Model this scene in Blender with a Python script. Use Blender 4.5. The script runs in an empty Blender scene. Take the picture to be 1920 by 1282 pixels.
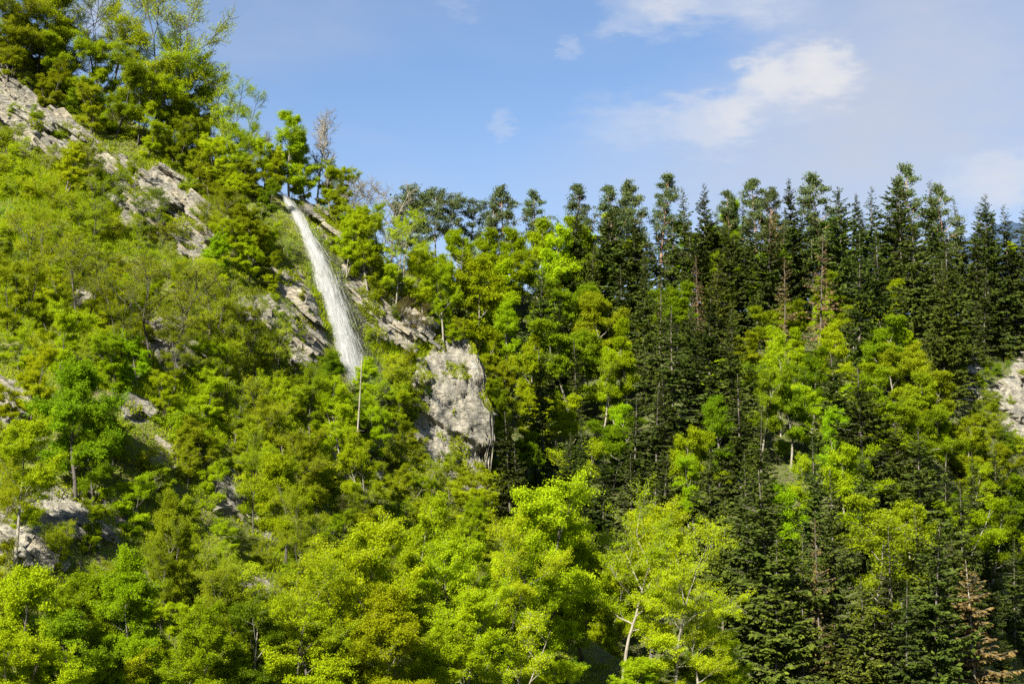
import bpy, math, random
import numpy as np
from mathutils import Vector, Matrix
from mathutils.bvhtree import BVHTree

scene = bpy.context.scene
COL = scene.collection
R = math.radians

# ------------------------------------------------------------------ camera
F = 2955.0                       # focal length in photograph pixels (1920 wide)
HORIZON = 1000.0                 # photograph row of the horizon
PITCH = math.atan((HORIZON - 641.0) / F)
cam = bpy.data.cameras.new("camera")
cam.sensor_width = 36.0
cam.lens = F * 36.0 / 1920.0
cam.clip_start = 0.5
cam.clip_end = 20000.0
camo = bpy.data.objects.new("camera", cam)
COL.objects.link(camo)
camo.location = (0, 0, 0)
camo.rotation_euler = (math.pi / 2 + PITCH, 0, 0)
scene.camera = camo

# ------------------------------------------------------------------ light
SUN = Vector((-0.37, -0.72, 0.58)).normalized()      # towards the sun
SUN_EL = math.asin(SUN.z)
SUN_AZ = math.atan2(SUN.x, SUN.y)
sun = bpy.data.lights.new("sun", 'SUN')
sun.energy = 5.0
sun.angle = R(0.5)
sun.color = (1.0, 0.94, 0.80)
suno = bpy.data.objects.new("sun", sun)
COL.objects.link(suno)
suno.rotation_euler = SUN.to_track_quat('Z', 'Y').to_euler()
suno.location = (-100, -100, 150)

scene.view_settings.view_transform = 'Standard'
scene.view_settings.look = 'None'
scene.view_settings.gamma = 1.0
scene.view_settings.exposure = 1.78
scene.view_settings.use_curve_mapping = False
scene.render.engine = 'CYCLES'
cy = scene.cycles
cy.max_bounces = 8
cy.diffuse_bounces = 5
cy.glossy_bounces = 2
cy.transmission_bounces = 4
cy.transparent_max_bounces = 10
cy.sample_clamp_indirect = 4.0
cy.use_denoising = False


def px_dir(u, v):
    r, up = (u - 960.0) / F, (641.0 - v) / F
    c, s = math.cos(PITCH), math.sin(PITCH)
    return Vector((r, c - s * up, s + c * up))


def PX(u, v, d):
    """the point seen at photograph pixel (u, v), d metres in front of the camera along +Y"""
    w = px_dir(u, v)
    return w * (d / w.y)


def proj(P):
    P = np.asarray(P, float).reshape(-1, 3)
    c, s = math.cos(PITCH), math.sin(PITCH)
    f = P[:, 1] * c + P[:, 2] * s
    up = -P[:, 1] * s + P[:, 2] * c
    f = np.maximum(f, 1e-3)
    return 960 + F * P[:, 0] / f, 641 - F * up / f


# ------------------------------------------------------------------ node helpers
def new_mat(name):
    m = bpy.data.materials.new(name)
    m.use_nodes = True
    nt = m.node_tree
    nt.nodes.clear()
    return m, nt


def N(nt, typ, **kw):
    n = nt.nodes.new(typ)
    for k, val in kw.items():
        if k in n.inputs:
            n.inputs[k].default_value = val
        else:
            setattr(n, k, val)
    return n


def L(nt, a, b):
    nt.links.new(a, b)


def ramp(nt, fac, stops):
    r = nt.nodes.new('ShaderNodeValToRGB')
    els = r.color_ramp.elements
    while len(els) < len(stops):
        els.new(0.5)
    for e, (p, c) in zip(els, stops):
        e.position = p
        e.color = (*c, 1) if len(c) == 3 else c
    L(nt, fac, r.inputs[0])
    return r.outputs[0]


def mixc(nt, fac, a, b, mode='MIX'):
    n = nt.nodes.new('ShaderNodeMix')
    n.data_type = 'RGBA'
    n.blend_type = mode
    for sock, val in ((n.inputs[0], fac), (n.inputs[6], a), (n.inputs[7], b)):
        if isinstance(val, bpy.types.NodeSocket):
            L(nt, val, sock)
        elif isinstance(val, (int, float)):
            sock.default_value = val
        else:
            sock.default_value = (*val, 1)
    return n.outputs[2]


def math_(nt, op, a, b=None, c=None, clamp=False):
    n = nt.nodes.new('ShaderNodeMath')
    n.operation = op
    n.use_clamp = clamp
    for i, val in enumerate((a, b, c)):
        if val is None:
            continue
        if isinstance(val, bpy.types.NodeSocket):
            L(nt, val, n.inputs[i])
        else:
            n.inputs[i].default_value = val
    return n.outputs[0]


def noise(nt, vec, scale, detail=4, rough=0.55, dist=0.0, dim='3D'):
    n = nt.nodes.new('ShaderNodeTexNoise')
    n.inputs['Scale'].default_value = scale
    n.inputs['Detail'].default_value = detail
    n.inputs['Roughness'].default_value = rough
    n.inputs['Distortion'].default_value = dist
    if vec is not None:
        L(nt, vec, n.inputs['Vector'])
    return n.outputs['Fac']


# ------------------------------------------------------------------ sky with clouds
world = bpy.data.worlds.new("World")
scene.world = world
world.use_nodes = True
wt = world.node_tree
wt.nodes.clear()
wout = wt.nodes.new('ShaderNodeOutputWorld')
bg = wt.nodes.new('ShaderNodeBackground')
SKY_STRENGTH = 0.05
bg.inputs['Strength'].default_value = SKY_STRENGTH
L(wt, bg.outputs[0], wout.inputs[0])
sky = wt.nodes.new('ShaderNodeTexSky')
sky.sky_type = 'NISHITA'
sky.sun_disc = False
sky.sun_elevation = SUN_EL
sky.sun_rotation = SUN_AZ
sky.altitude = 600
sky.air_density = 1.0
sky.dust_density = 0.6
sky.ozone_density = 2.0
tc = wt.nodes.new('ShaderNodeTexCoord')
dirv = tc.outputs['Generated']


def cloud_mask():
    # thin veil everywhere, broken by noise; a few cumulus heads with curdled edges
    mp = N(wt, 'ShaderNodeMapping')
    L(wt, dirv, mp.inputs[0])
    mp.inputs['Scale'].default_value = (1.0, 1.0, 2.6)
    v = mp.outputs[0]
    warp = noise(wt, v, 26, 6, 0.6)
    big = noise(wt, v, 3.4, 5, 0.5, 0.3)
    mr = N(wt, 'ShaderNodeMapRange', interpolation_type='SMOOTHSTEP')
    L(wt, big, mr.inputs[0])
    mr.inputs[1].default_value, mr.inputs[2].default_value = 0.48, 0.78
    veil = math_(wt, 'MULTIPLY', mr.outputs[0], 0.30)
    sep = N(wt, 'ShaderNodeSeparateXYZ')
    L(wt, dirv, sep.inputs[0])
    # haze towards the horizon
    hz = N(wt, 'ShaderNodeMapRange', interpolation_type='SMOOTHSTEP')
    L(wt, sep.outputs[2], hz.inputs[0])
    hz.inputs[1].default_value, hz.inputs[2].default_value = 0.30, 0.02
    hz.inputs[3].default_value, hz.inputs[4].default_value = 0.0, 0.70
    total = math_(wt, 'MAXIMUM', veil, hz.outputs[0])
    # (photo column, row, radius in degrees, height factor, strength)
    heads = [(1500, 150, 2.1, 0.8, .65), (1545, 142, 1.4, .8, .8), (1440, 150, 1.2, .8, .8), (1375, 210, 1.1, .95, .62), (1330, 235, 2.0, 0.55, .45), (1180, 235, 2.4, .45, .36),
             (1600, 225, 6.5, 0.6, .58), (1650, 300, 10.0, 0.45, .50), (1300, 330, 7.0, .35, .35), (1245, 8, 2.3, 0.5, .72), (1420, 0, 2.6, .5, .62), (1700, 10, 6.5, .6, .52), (1820, 120, 7.0, 1.0, .48),
             (948, 232, 0.5, 1.0, .22), (1068, 88, .45, .8, .2), (1875, 335, 2.0, .6, .5),
             (1160, 55, 1.0, .5, .25), (865, 10, .7, .6, .12), (180, 30, 1.3, .6, .4), (2300, 180, 4.5, .5, .6), (-500, 150, 5, .5, .55), (2900, 60, 5, .5, .6)]
    wsub = N(wt, 'ShaderNodeVectorMath', operation='SUBTRACT')
    nv = N(wt, 'ShaderNodeTexNoise')
    nv.inputs['Scale'].default_value, nv.inputs['Detail'].default_value, nv.inputs['Roughness'].default_value = 42, 6, 0.6
    L(wt, v, nv.inputs['Vector'])
    L(wt, nv.outputs['Color'], wsub.inputs[0])
    wsub.inputs[1].default_value = (.5, .5, .5)
    wsc = N(wt, 'ShaderNodeVectorMath', operation='SCALE')
    L(wt, wsub.outputs[0], wsc.inputs[0])
    wsc.inputs['Scale'].default_value = 0.042
    wad = N(wt, 'ShaderNodeVectorMath', operation='ADD')
    L(wt, dirv, wad.inputs[0])
    L(wt, wsc.outputs[0], wad.inputs[1])
    puff = None
    for (u, vv, rad, hf, st) in heads:
        c = px_dir(u, vv).normalized()
        sb = N(wt, 'ShaderNodeVectorMath', operation='SUBTRACT')
        L(wt, wad.outputs[0], sb.inputs[0])
        sb.inputs[1].default_value = c
        ml = N(wt, 'ShaderNodeVectorMath', operation='MULTIPLY')
        L(wt, sb.outputs[0], ml.inputs[0])
        ml.inputs[1].default_value = (1, 1, 1 / hf)
        ln = N(wt, 'ShaderNodeVectorMath', operation='LENGTH')
        L(wt, ml.outputs[0], ln.inputs[0])
        m2 = N(wt, 'ShaderNodeMapRange', interpolation_type='SMOOTHSTEP')
        L(wt, ln.outputs['Value'], m2.inputs[0])
        m2.inputs[1].default_value, m2.inputs[2].default_value = R(rad) * 1.25, R(rad) * (0.25 if rad < 2.1 else -0.2)
        m2.inputs[4].default_value = st
        # screen: broad ones thicken the veil, small ones are cumulus heads
        if rad > 3.0:
            total = math_(wt, 'SUBTRACT', 1.0, math_(wt, 'MULTIPLY', math_(wt, 'SUBTRACT', 1.0, total), math_(wt, 'SUBTRACT', 1.0, m2.outputs[0])))
        elif puff is None:
            puff = m2.outputs[0]
        else:
            puff = math_(wt, 'SUBTRACT', 1.0, math_(wt, 'MULTIPLY', math_(wt, 'SUBTRACT', 1.0, puff), math_(wt, 'SUBTRACT', 1.0, m2.outputs[0])))
    # curdle
    total = math_(wt, 'MULTIPLY', total, math_(wt, 'ADD', math_(wt, 'MULTIPLY', warp, 0.5), 0.75), clamp=True)
    puff = math_(wt, 'MULTIPLY', puff, math_(wt, 'ADD', math_(wt, 'MULTIPLY', warp, 0.9), 0.6), clamp=True)
    return total, puff


cm, cp_ = cloud_mask()
VEIL = (3.55, 3.7, 4.2)
CLOUD = (4.6, 4.65, 4.85)
skyc = mixc(wt, 1.0, sky.outputs[0], (0.79, 0.835, 0.915), 'MULTIPLY')
L(wt, mixc(wt, cp_, mixc(wt, cm, skyc, VEIL), CLOUD), bg.inputs['Color'])

# ------------------------------------------------------------------ numeric helpers
RNG = np.random.default_rng(7)


def _hash(ix, iy, iz, seed):
    h = (ix.astype(np.int64) * 374761393 + iy.astype(np.int64) * 668265263 + iz.astype(np.int64) * 2147483647 + seed * 1274126177) & 0xFFFFFFFF
    h = ((h ^ (h >> 13)) * 1274126177) & 0xFFFFFFFF
    h = (h ^ (h >> 16)) & 0xFFFFFFFF
    return h / 4294967295.0


def vnoise(P, seed=0):
    i = np.floor(P).astype(np.int64)
    f = P - i
    f = f * f * (3 - 2 * f)
    out = 0
    for dx in (0, 1):
        for dy in (0, 1):
            for dz in (0, 1):
                w = (f[:, 0] if dx else 1 - f[:, 0]) * (f[:, 1] if dy else 1 - f[:, 1]) * (f[:, 2] if dz else 1 - f[:, 2])
                out = out + w * _hash(i[:, 0] + dx, i[:, 1] + dy, i[:, 2] + dz, seed)
    return out * 2 - 1


def fbm(P, scale, octaves=4, seed=0, gain=0.5):
    out, a = 0, 1.0
    P = np.asarray(P, float) / scale
    for k in range(octaves):
        out = out + a * vnoise(P + 17.3 * k, seed + k)
        P = P * 2.03
        a *= gain
    return out


def in_poly(u, v, poly):
    u, v = np.asarray(u, float), np.asarray(v, float)
    inside = np.zeros(u.shape, bool)
    n = len(poly)
    for i in range(n):
        x1, y1 = poly[i]
        x2, y2 = poly[(i + 1) % n]
        c = ((y1 > v) != (y2 > v)) & (u < (x2 - x1) * (v - y1) / (y2 - y1 + 1e-9) + x1)
        inside ^= c
    return inside


def pip(u, v, poly):
    inside = False
    x1, y1 = poly[-1]
    for x2, y2 in poly:
        if (y1 > v) != (y2 > v) and u < (x2 - x1) * (v - y1) / (y2 - y1 + 1e-9) + x1:
            inside = not inside
        x1, y1 = x2, y2
    return inside


def make_mesh(name, V, quads=None, tris=None, mats=(), smooth=False):
    V = np.ascontiguousarray(V, np.float32)
    nq = 0 if quads is None else len(quads)
    ntr = 0 if tris is None else len(tris)
    me = bpy.data.meshes.new(name)
    me.vertices.add(len(V))
    me.vertices.foreach_set('co', V.ravel())
    loops, starts, totals = [], [], []
    if nq:
        loops.append(np.asarray(quads, np.int32).ravel())
        starts.append(np.arange(nq, dtype=np.int32) * 4)
        totals.append(np.full(nq, 4, np.int32))
    if ntr:
        loops.append(np.asarray(tris, np.int32).ravel())
        starts.append(nq * 4 + np.arange(ntr, dtype=np.int32) * 3)
        totals.append(np.full(ntr, 3, np.int32))
    loops = np.concatenate(loops)
    me.loops.add(len(loops))
    me.loops.foreach_set('vertex_index', loops)
    me.polygons.add(nq + ntr)
    me.polygons.foreach_set('loop_start', np.concatenate(starts))
    me.polygons.foreach_set('loop_total', np.concatenate(totals))
    for m in mats:
        me.materials.append(m)
    me.update(calc_edges=True)
    if smooth:
        me.polygons.foreach_set('use_smooth', np.ones(nq + ntr, bool))
    return me


def link(name, data, parent=None, kind=None, label=None, category=None, group=None):
    o = bpy.data.objects.new(name, data)
    COL.objects.link(o)
    if parent is not None:
        o.parent = parent
    for k, val in (('kind', kind), ('label', label), ('category', category), ('group', group)):
        if val:
            o[k] = val
    return o


# ------------------------------------------------------------------ terrain
class Sheet:
    """a hillside: depth y as a smooth function of (x, z) through surveyed points"""

    def __init__(self, pts):
        P = np.array([PX(*p)[:] for p in pts])
        self.s = 40.0
        A = P[:, [0, 2]] / self.s
        self.A = A
        n = len(A)
        K = self._k(A, A) + np.eye(n) * 0.02
        M = np.zeros((n + 3, n + 3))
        M[:n, :n] = K
        M[:n, n] = 1
        M[:n, n + 1:] = A
        M[n:, :n] = M[:n, n:].T
        self.w = np.linalg.solve(M, np.concatenate([P[:, 1], np.zeros(3)]))

    def _k(self, A, B):
        r = np.sqrt(((A[:, None] - B[None]) ** 2).sum(-1)) + 1e-9
        return r * r * np.log(r)

    def __call__(self, x, z):
        Q = np.stack([np.ravel(x), np.ravel(z)], 1) / self.s
        n = len(self.A)
        out = np.empty(len(Q))
        for i in range(0, len(Q), 20000):
            q = Q[i:i + 20000]
            out[i:i + 20000] = self._k(q, self.A) @ self.w[:n] + self.w[n] + q @ self.w[n + 1:]
        return out.reshape(np.shape(x))


G1 = Sheet([(-100, 1400, 80), (300, 1400, 86), (700, 1400, 94), (1000, 1420, 101), (1350, 1450, 106),
            (-300, 1100, 92), (-100, 1100, 94), (200, 1100, 98), (500, 1100, 106), (800, 1100, 122), (930, 1000, 141), (1000, 1120, 138), (1150, 1230, 130), (1300, 1290, 125), (1450, 1400, 118),
            (-300, 800, 108), (-100, 800, 109), (100, 800, 109), (250, 900, 107), (450, 900, 118), (650, 900, 130), (800, 880, 143), (910, 860, 151),
            (-300, 500, 128), (-100, 500, 128), (150, 560, 126), (350, 650, 124), (500, 620, 135), (600, 640, 143), (700, 700, 147), (850, 750, 150), (905, 700, 152),
            (0, 300, 141), (200, 300, 146), (350, 420, 143), (450, 480, 143), (560, 420, 151), (640, 560, 148), (760, 620, 151),
            (-300, -150, 158), (-100, -30, 156), (0, 60, 153), (200, 200, 156), (400, 300, 158), (525, 368, 154), (620, 395, 158), (780, 560, 156), (905, 650, 156)])
RIDGE1 = [(-1000, 60, 165), (-300, 0, 160), (-100, 20, 156), (0, 62, 153), (100, 130, 154), (200, 200, 156), (300, 258, 157), (400, 305, 158), (470, 345, 157), (525, 366, 155), (570, 375, 155),
          (620, 395, 158), (700, 470, 158), (780, 560, 156), (850, 615, 156), (900, 648, 156), (912, 690, 154), (917, 780, 152), (921, 890, 151), (935, 965, 146), (1000, 1120, 138), (1150, 1230, 130),
          (1300, 1290, 125), (1450, 1400, 118), (1600, 1620, 112), (1900, 1900, 110)]
G2 = Sheet([(500, 1400, 150), (900, 1400, 150), (1300, 1400, 156), (1600, 1400, 148), (1760, 1400, 146), (1920, 1400, 190), (2150, 1400, 205),
            (600, 1000, 180), (950, 950, 186), (1250, 1000, 184), (1500, 1000, 182), (1700, 1000, 184), (1850, 1000, 216), (2000, 1000, 232), (2200, 1000, 238),
            (700, 750, 205), (1000, 740, 216), (1250, 750, 216), (1500, 760, 218), (1750, 780, 224), (1900, 760, 234), (2100, 760, 246),
            (600, 480, 232), (740, 500, 236), (900, 540, 245), (1100, 560, 255), (1400, 585, 262), (1600, 600, 264), (1750, 610, 264), (1920, 640, 262), (2100, 640, 265), (2500, 640, 272)])
RIDGE2 = [(-200, 430, 225), (300, 450, 228), (600, 480, 232), (740, 500, 236), (900, 540, 245), (1100, 560, 255), (1400, 585, 262), (1600, 600, 264), (1750, 610, 264), (1920, 640, 262), (2100, 640, 265),
          (2500, 640, 272), (3000, 700, 280)]

ROCKS = [  # outlines of bare rock, surveyed on the photograph
    [(-40, 100), (30, 120), (100, 200), (160, 250), (260, 310), (330, 320), (400, 390), (410, 450), (350, 470), (290, 440), (230, 410), (200, 370), (130, 320), (80, 285), (0, 270), (-40, 260)],
    [(505, 510), (560, 495), (600, 590), (618, 672), (560, 692), (530, 640)],
    [(766, 700), (795, 655), (860, 630), (920, 645), (926, 760), (929, 870), (940, 955), (880, 925), (805, 870), (780, 800), (770, 750)],
    [(118, 545), (180, 535), (185, 572), (140, 582)],
    [(300, 585), (370, 615), (385, 690), (310, 695), (285, 640)],
    [(-30, 715), (78, 720), (75, 800), (-30, 810)],
    [(222, 748), (288, 745), (283, 792), (232, 797)],
    [(300, 835), (380, 812), (390, 870), (290, 892), (265, 872)],
    [(398, 888), (458, 865), (462, 955), (410, 972)],
    [(-30, 930), (110, 915), (236, 915), (236, 1012), (150, 1005), (120, 1062), (-30, 1066)],
    [(632, 850), (720, 830), (722, 905), (628, 895)],
    [(640, 470), (700, 510), (770, 560), (830, 612), (770, 655), (700, 645), (660, 560)],
    [(480, 960), (545, 970), (540, 1010), (490, 1005)],
    [(440, 1085), (505, 1090), (500, 1125), (450, 1120)],
    [(560, 380), (600, 385), (650, 450), (640, 480), (600, 440)],
    [(330, 440), (380, 440), (385, 475), (340, 480)],
    [(440, 560), (520, 555), (520, 620), (460, 610)],
]
ROCKS2 = [[(1775, 715), (1815, 655), (1835, 665), (1840, 700), (1850, 735), (1895, 690), (1925, 650), (2000, 640), (2000, 830), (1890, 815), (1862, 760), (1790, 752)],
          [(1400, 600), (1425, 600), (1428, 622), (1405, 625)]]


def rock_mask(P, polys, seed):
    u, v = proj(P)
    ju = fbm(P, 1.6, 3, seed) * 14
    jv = fbm(P + 50, 1.6, 3, seed + 9) * 14
    m = np.zeros(len(P), bool)
    for poly in polys:
        m |= in_poly(u + ju, v + jv, poly)
    return m


def strata(P):
    """stepped bedding: blocks pushed out or back by a hashed amount"""
    b = P[:, 2] * 0.80 + P[:, 0] * 0.55 + P[:, 1] * 0.18 + 0.35 * vnoise(P / 3.0, 5)
    a = P[:, 0] * 0.85 - P[:, 2] * 0.5 + 0.6 * vnoise(P / 2.0, 6)
    z = np.zeros(len(P), np.int64)
    k1 = np.floor(b / 0.8).astype(np.int64)
    k2 = np.floor(a / 2.6 + _hash(k1, z, z, 3) * 7).astype(np.int64)
    k3 = np.floor(b / 2.6).astype(np.int64)
    k4 = np.floor(a / 5.0 + _hash(k3, z, z, 4) * 5).astype(np.int64)
    return (_hash(k1, k2, z, 11) - .5) * 0.7 + (_hash(k3, k4, z, 12) - .5) * 2.4


def hill_grid(G, ridge, xs, zb, nfront, nback, back_len, polys, seed, back_drop):
    RW = np.array([PX(*p)[:] for p in ridge])
    zr = np.interp(xs, RW[:, 0], RW[:, 2])
    t = np.linspace(0, 1, nfront)
    X = np.repeat(xs[:, None], nfront, 1)
    Z = zb + (zr[:, None] - zb) * t[None]
    Y = G(X, Z)
    ry = Y[:, -1:]
    tb = (np.arange(1, nback + 1) / nback)
    XB = np.repeat(xs[:, None], nback, 1)
    YB = ry + back_len * tb[None] ** 1.3
    drop = back_drop(xs)[:, None]
    ZB = zr[:, None] - drop * (back_len * tb[None] ** 1.3)
    ZB[:, -1] = -40
    P = np.stack([np.concatenate([X, XB], 1), np.concatenate([Y, YB], 1), np.concatenate([Z, ZB], 1)], -1)
    n, m = P.shape[:2]
    Q = P.reshape(-1, 3)
    back = np.zeros((n, m), bool)
    back[:, nfront:] = True
    back = back.ravel()
    rk = rock_mask(Q, polys, seed) & ~back
    # relief: rolling ground, small bumps, and broken rock standing proud of the soil
    d = fbm(Q, 9.0, 4, seed + 30) * 1.1
    d += fbm(Q, 1.3, 2, seed + 60) * 0.18
    rs = rk.reshape(n, m).astype(float)
    for _ in range(2):
        rs = (rs + np.roll(rs, 1, 0) + np.roll(rs, -1, 0) + np.roll(rs, 1, 1) + np.roll(rs, -1, 1)) / 5
    rs = rs.ravel()
    st = strata(Q)
    if polys is ROCKS:                     # the spur is a massive face with one undercut running down across it
        uu, vv = proj(Q)
        sp = in_poly(uu, vv, ROCKS[2])
        line = vv - (762 + (uu - 780) * 0.62 + 14 * vnoise(Q / 1.5, 71))
        cut = np.clip(line / 10, 0, 1) * np.clip((95 - line) / 70, 0, 1)
        face = fbm(Q * np.array([1, 1, .55]), 3.0, 5, 72, .55) * 0.75 + np.abs(fbm(Q, 1.1, 3, 74)) * -0.35 + 0.55
        z0 = np.zeros(len(Q), np.int64)
        wx, wz = Q[:, 0] + 0.4 * vnoise(Q / 2.0, 75), Q[:, 2] + 0.4 * vnoise(Q / 2.0, 76)
        k5 = np.floor((wx * .93 + wz * .36) / 1.9).astype(np.int64)
        k6 = np.floor((wz * .9 - wx * .42) / 2.7 + _hash(k5, z0, z0, 77)).astype(np.int64)
        block = (_hash(k5, k6, z0, 78) - .5) * 0.75
        joint = -0.45 * (np.abs(fbm(Q * np.array([1, 1, .35]), 1.7, 3, 79)) < 0.05)
        st = np.where(sp, st * 0.16 + face * 0.55 + block + joint - 1.3 * cut, st)
    push = rs * (1.0 + st + fbm(Q, 0.7, 2, seed + 80) * 0.12)
    nb = ~back
    Q[nb, 1] -= (d + push)[nb]
    Q[back, 2] += (d * 0.5)[back] * 0.6
    if polys is ROCKS:                     # the spur's far flank is bare broken rock too
        fl = back & (Q[:, 0] > -3.3) & (Q[:, 0] < 0.6)
        rs[fl] = 1.0
        Q[fl, 0] += (strata(Q[:, [1, 0, 2]]) * 0.6 + fbm(Q, 2.0, 4, 402) * 0.5 - 0.9)[fl]
    if polys is ROCKS:                     # the spur's edge is notched, not ruled
        we = np.exp(-((Q[:, 0] + 2.3) / 1.6) ** 2)
        zz = np.stack([np.zeros(len(Q)), Q[:, 1] * .25, Q[:, 2]], 1)
        Q[:, 0] += we * (0.75 * fbm(zz, 3.2, 3, 410) + 0.35 * (_hash(np.floor(Q[:, 2] / 1.3).astype(np.int64), np.floor(Q[:, 1] / 3).astype(np.int64), np.zeros(len(Q), np.int64), 9) - .5))
    idx = np.arange(n * m).reshape(n, m)
    quads = np.stack([idx[:-1, :-1], idx[1:, :-1], idx[1:, 1:], idx[:-1, 1:]], -1).reshape(-1, 4)
    return Q, quads, rs, back


xs1 = np.concatenate([np.arange(-85, -9, 0.30), np.arange(-9, 0.5, 0.14), np.arange(0.5, 45, 0.45)])
V1, Q1, ROCK1, BACK1 = hill_grid(G1, RIDGE1, xs1, -40.0, 330, 46, 62.0, ROCKS, 100, lambda x: np.where(x > -4.0, 0.45, 0.02))
xs2 = np.arange(-75, 150, 0.75)
V2, Q2, ROCK2, BACK2 = hill_grid(G2, RIDGE2, xs2, -40.0, 170, 50, 150.0, ROCKS2, 300, lambda x: 0.03 + 0 * x)


def rock_colour(nt, vec):
    n1 = noise(nt, vec, 0.35, 6, 0.6, 0.4)
    n2 = noise(nt, vec, 1.7, 6, 0.65)
    mp = N(nt, 'ShaderNodeMapping')
    L(nt, vec, mp.inputs[0])
    mp.inputs['Rotation'].default_value = (0, R(-32), 0)
    mp.inputs['Scale'].default_value = (0.25, 0.5, 2.6)
    n3 = noise(nt, mp.outputs[0], 1.5, 5, 0.65, 0.6)
    c = ramp(nt, n1, [(0.32, (0.125, 0.12, 0.103)), (0.48, (0.205, 0.19, 0.155)), (0.62, (0.27, 0.25, 0.20)), (0.75, (0.21, 0.212, 0.202))])
    c2 = ramp(nt, n2, [(0.30, (0.45, 0.44, 0.42)), (0.55, (1, 1, 1)), (0.8, (1.18, 1.14, 1.05))])
    c = mixc(nt, 1.0, c, c2, 'MULTIPLY')
    c3 = ramp(nt, n3, [(0.36, (0.35, 0.33, 0.31)), (0.47, (1, 1, 1))])
    c = mixc(nt, 0.6, c, c3, 'MULTIPLY')
    return c, n2, n3


def rock_material(name):
    m, nt = new_mat(name)
    out = N(nt, 'ShaderNodeOutputMaterial')
    geo = N(nt, 'ShaderNodeNewGeometry')
    oi = N(nt, 'ShaderNodeObjectInfo')
    c, n2, n3 = rock_colour(nt, geo.outputs['Position'])
    tint = ramp(nt, oi.outputs['Random'], [(0, (0.72, 0.74, 0.78)), (0.5, (1, 0.97, 0.92)), (1, (1.15, 1.1, 0.98))])
    c = mixc(nt, 1.0, c, tint, 'MULTIPLY')
    b = N(nt, 'ShaderNodeBsdfPrincipled', Roughness=0.9)
    L(nt, c, b.inputs['Base Color'])
    h = math_(nt, 'ADD', n2, math_(nt, 'MULTIPLY', n3, 1.4))
    bp = N(nt, 'ShaderNodeBump', Strength=0.9, Distance=0.25)
    L(nt, h, bp.inputs['Height'])
    L(nt, bp.outputs[0], b.inputs['Normal'])
    L(nt, b.outputs[0], out.inputs[0])
    return m


def hill_material(name, grass_a, grass_b, soil):
    m, nt = new_mat(name)
    out = N(nt, 'ShaderNodeOutputMaterial')
    geo = N(nt, 'ShaderNodeNewGeometry')
    at = N(nt, 'ShaderNodeAttribute', attribute_name='rock')
    vec = geo.outputs['Position']
    rc, n2, n3 = rock_colour(nt, vec)
    g1 = noise(nt, vec, 0.22, 5, 0.6)
    g2 = noise(nt, vec, 2.2, 4, 0.6)
    gc = mixc(nt, g1, grass_a, grass_b)
    sm = ramp(nt, g2, [(0.46, (0, 0, 0)), (0.62, (1, 1, 1))])
    gc = mixc(nt, sm, gc, soil)
    edge = math_(nt, 'ADD', at.outputs['Fac'], math_(nt, 'MULTIPLY', math_(nt, 'SUBTRACT', g2, 0.5), 0.9))
    msk = ramp(nt, edge, [(0.45, (0, 0, 0)), (0.58, (1, 1, 1))])
    col = mixc(nt, msk, gc, rc)
    wet = N(nt, 'ShaderNodeAttribute', attribute_name='wet').outputs['Fac']
    col = mixc(nt, wet, col, mixc(nt, g2, (0.018, 0.022, 0.010), (0.045, 0.045, 0.028)))
    b = N(nt, 'ShaderNodeBsdfPrincipled', Roughness=0.95)
    L(nt, math_(nt, 'MULTIPLY_ADD', wet, -0.5, 0.95), b.inputs['Roughness'])
    L(nt, col, b.inputs['Base Color'])
    h = math_(nt, 'ADD', n2, math_(nt, 'ADD', math_(nt, 'MULTIPLY', n3, 1.4), g2))
    bp = N(nt, 'ShaderNodeBump', Strength=0.9, Distance=0.3)
    L(nt, h, bp.inputs['Height'])
    L(nt, bp.outputs[0], b.inputs['Normal'])
    L(nt, b.outputs[0], out.inputs[0])
    return m


M_HILL = hill_material("hill_soil", (0.075, 0.115, 0.008), (0.14, 0.15, 0.014), (0.10, 0.08, 0.04))
M_FOREST = hill_material("forest_floor", (0.045, 0.060, 0.010), (0.075, 0.10, 0.012), (0.06, 0.042, 0.024))
M_ROCK = rock_material("limestone")


def wet_mask(P):
    u, v = proj(P)
    cu = np.interp(v, [366, 420, 480, 540, 600, 660, 720, 770], [545, 585, 612, 640, 668, 690, 705, 715])
    w = np.interp(v, [366, 480, 600, 720], [10, 26, 40, 46])
    return np.clip(1.35 - np.abs(u - cu) / w + 0.35 * fbm(P, 1.2, 2, 555), 0, 1) * ((v > 360) & (v < 775))


def add_hill(name, V, Q, rk, mat, label):
    me = make_mesh(name, V, Q, mats=[mat], smooth=True)
    at = me.attributes.new('rock', 'FLOAT', 'POINT')
    at.data.foreach_set('value', rk.astype(np.float32))
    uq, vq = proj(V[Q[:, 0]])
    aw = me.attributes.new('wet', 'FLOAT', 'POINT')
    aw.data.foreach_set('value', (wet_mask(V) if V is V1 else np.zeros(len(V))).astype(np.float32))
    sm = (rk[Q].mean(1) < 0.35) | in_poly(uq, vq, ROCKS[2])
    me.polygons.foreach_set('use_smooth', sm)
    return link(name, me, kind='structure', label=label)


hill1 = add_hill("cliff_hillside", V1, Q1, ROCK1, M_HILL, "steep scrubby limestone hillside behind and beside the waterfall")
hill2 = add_hill("forest_hillside", V2, Q2, ROCK2, M_FOREST, "wooded slope of spruces and broadleaf trees under the skyline")

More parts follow.
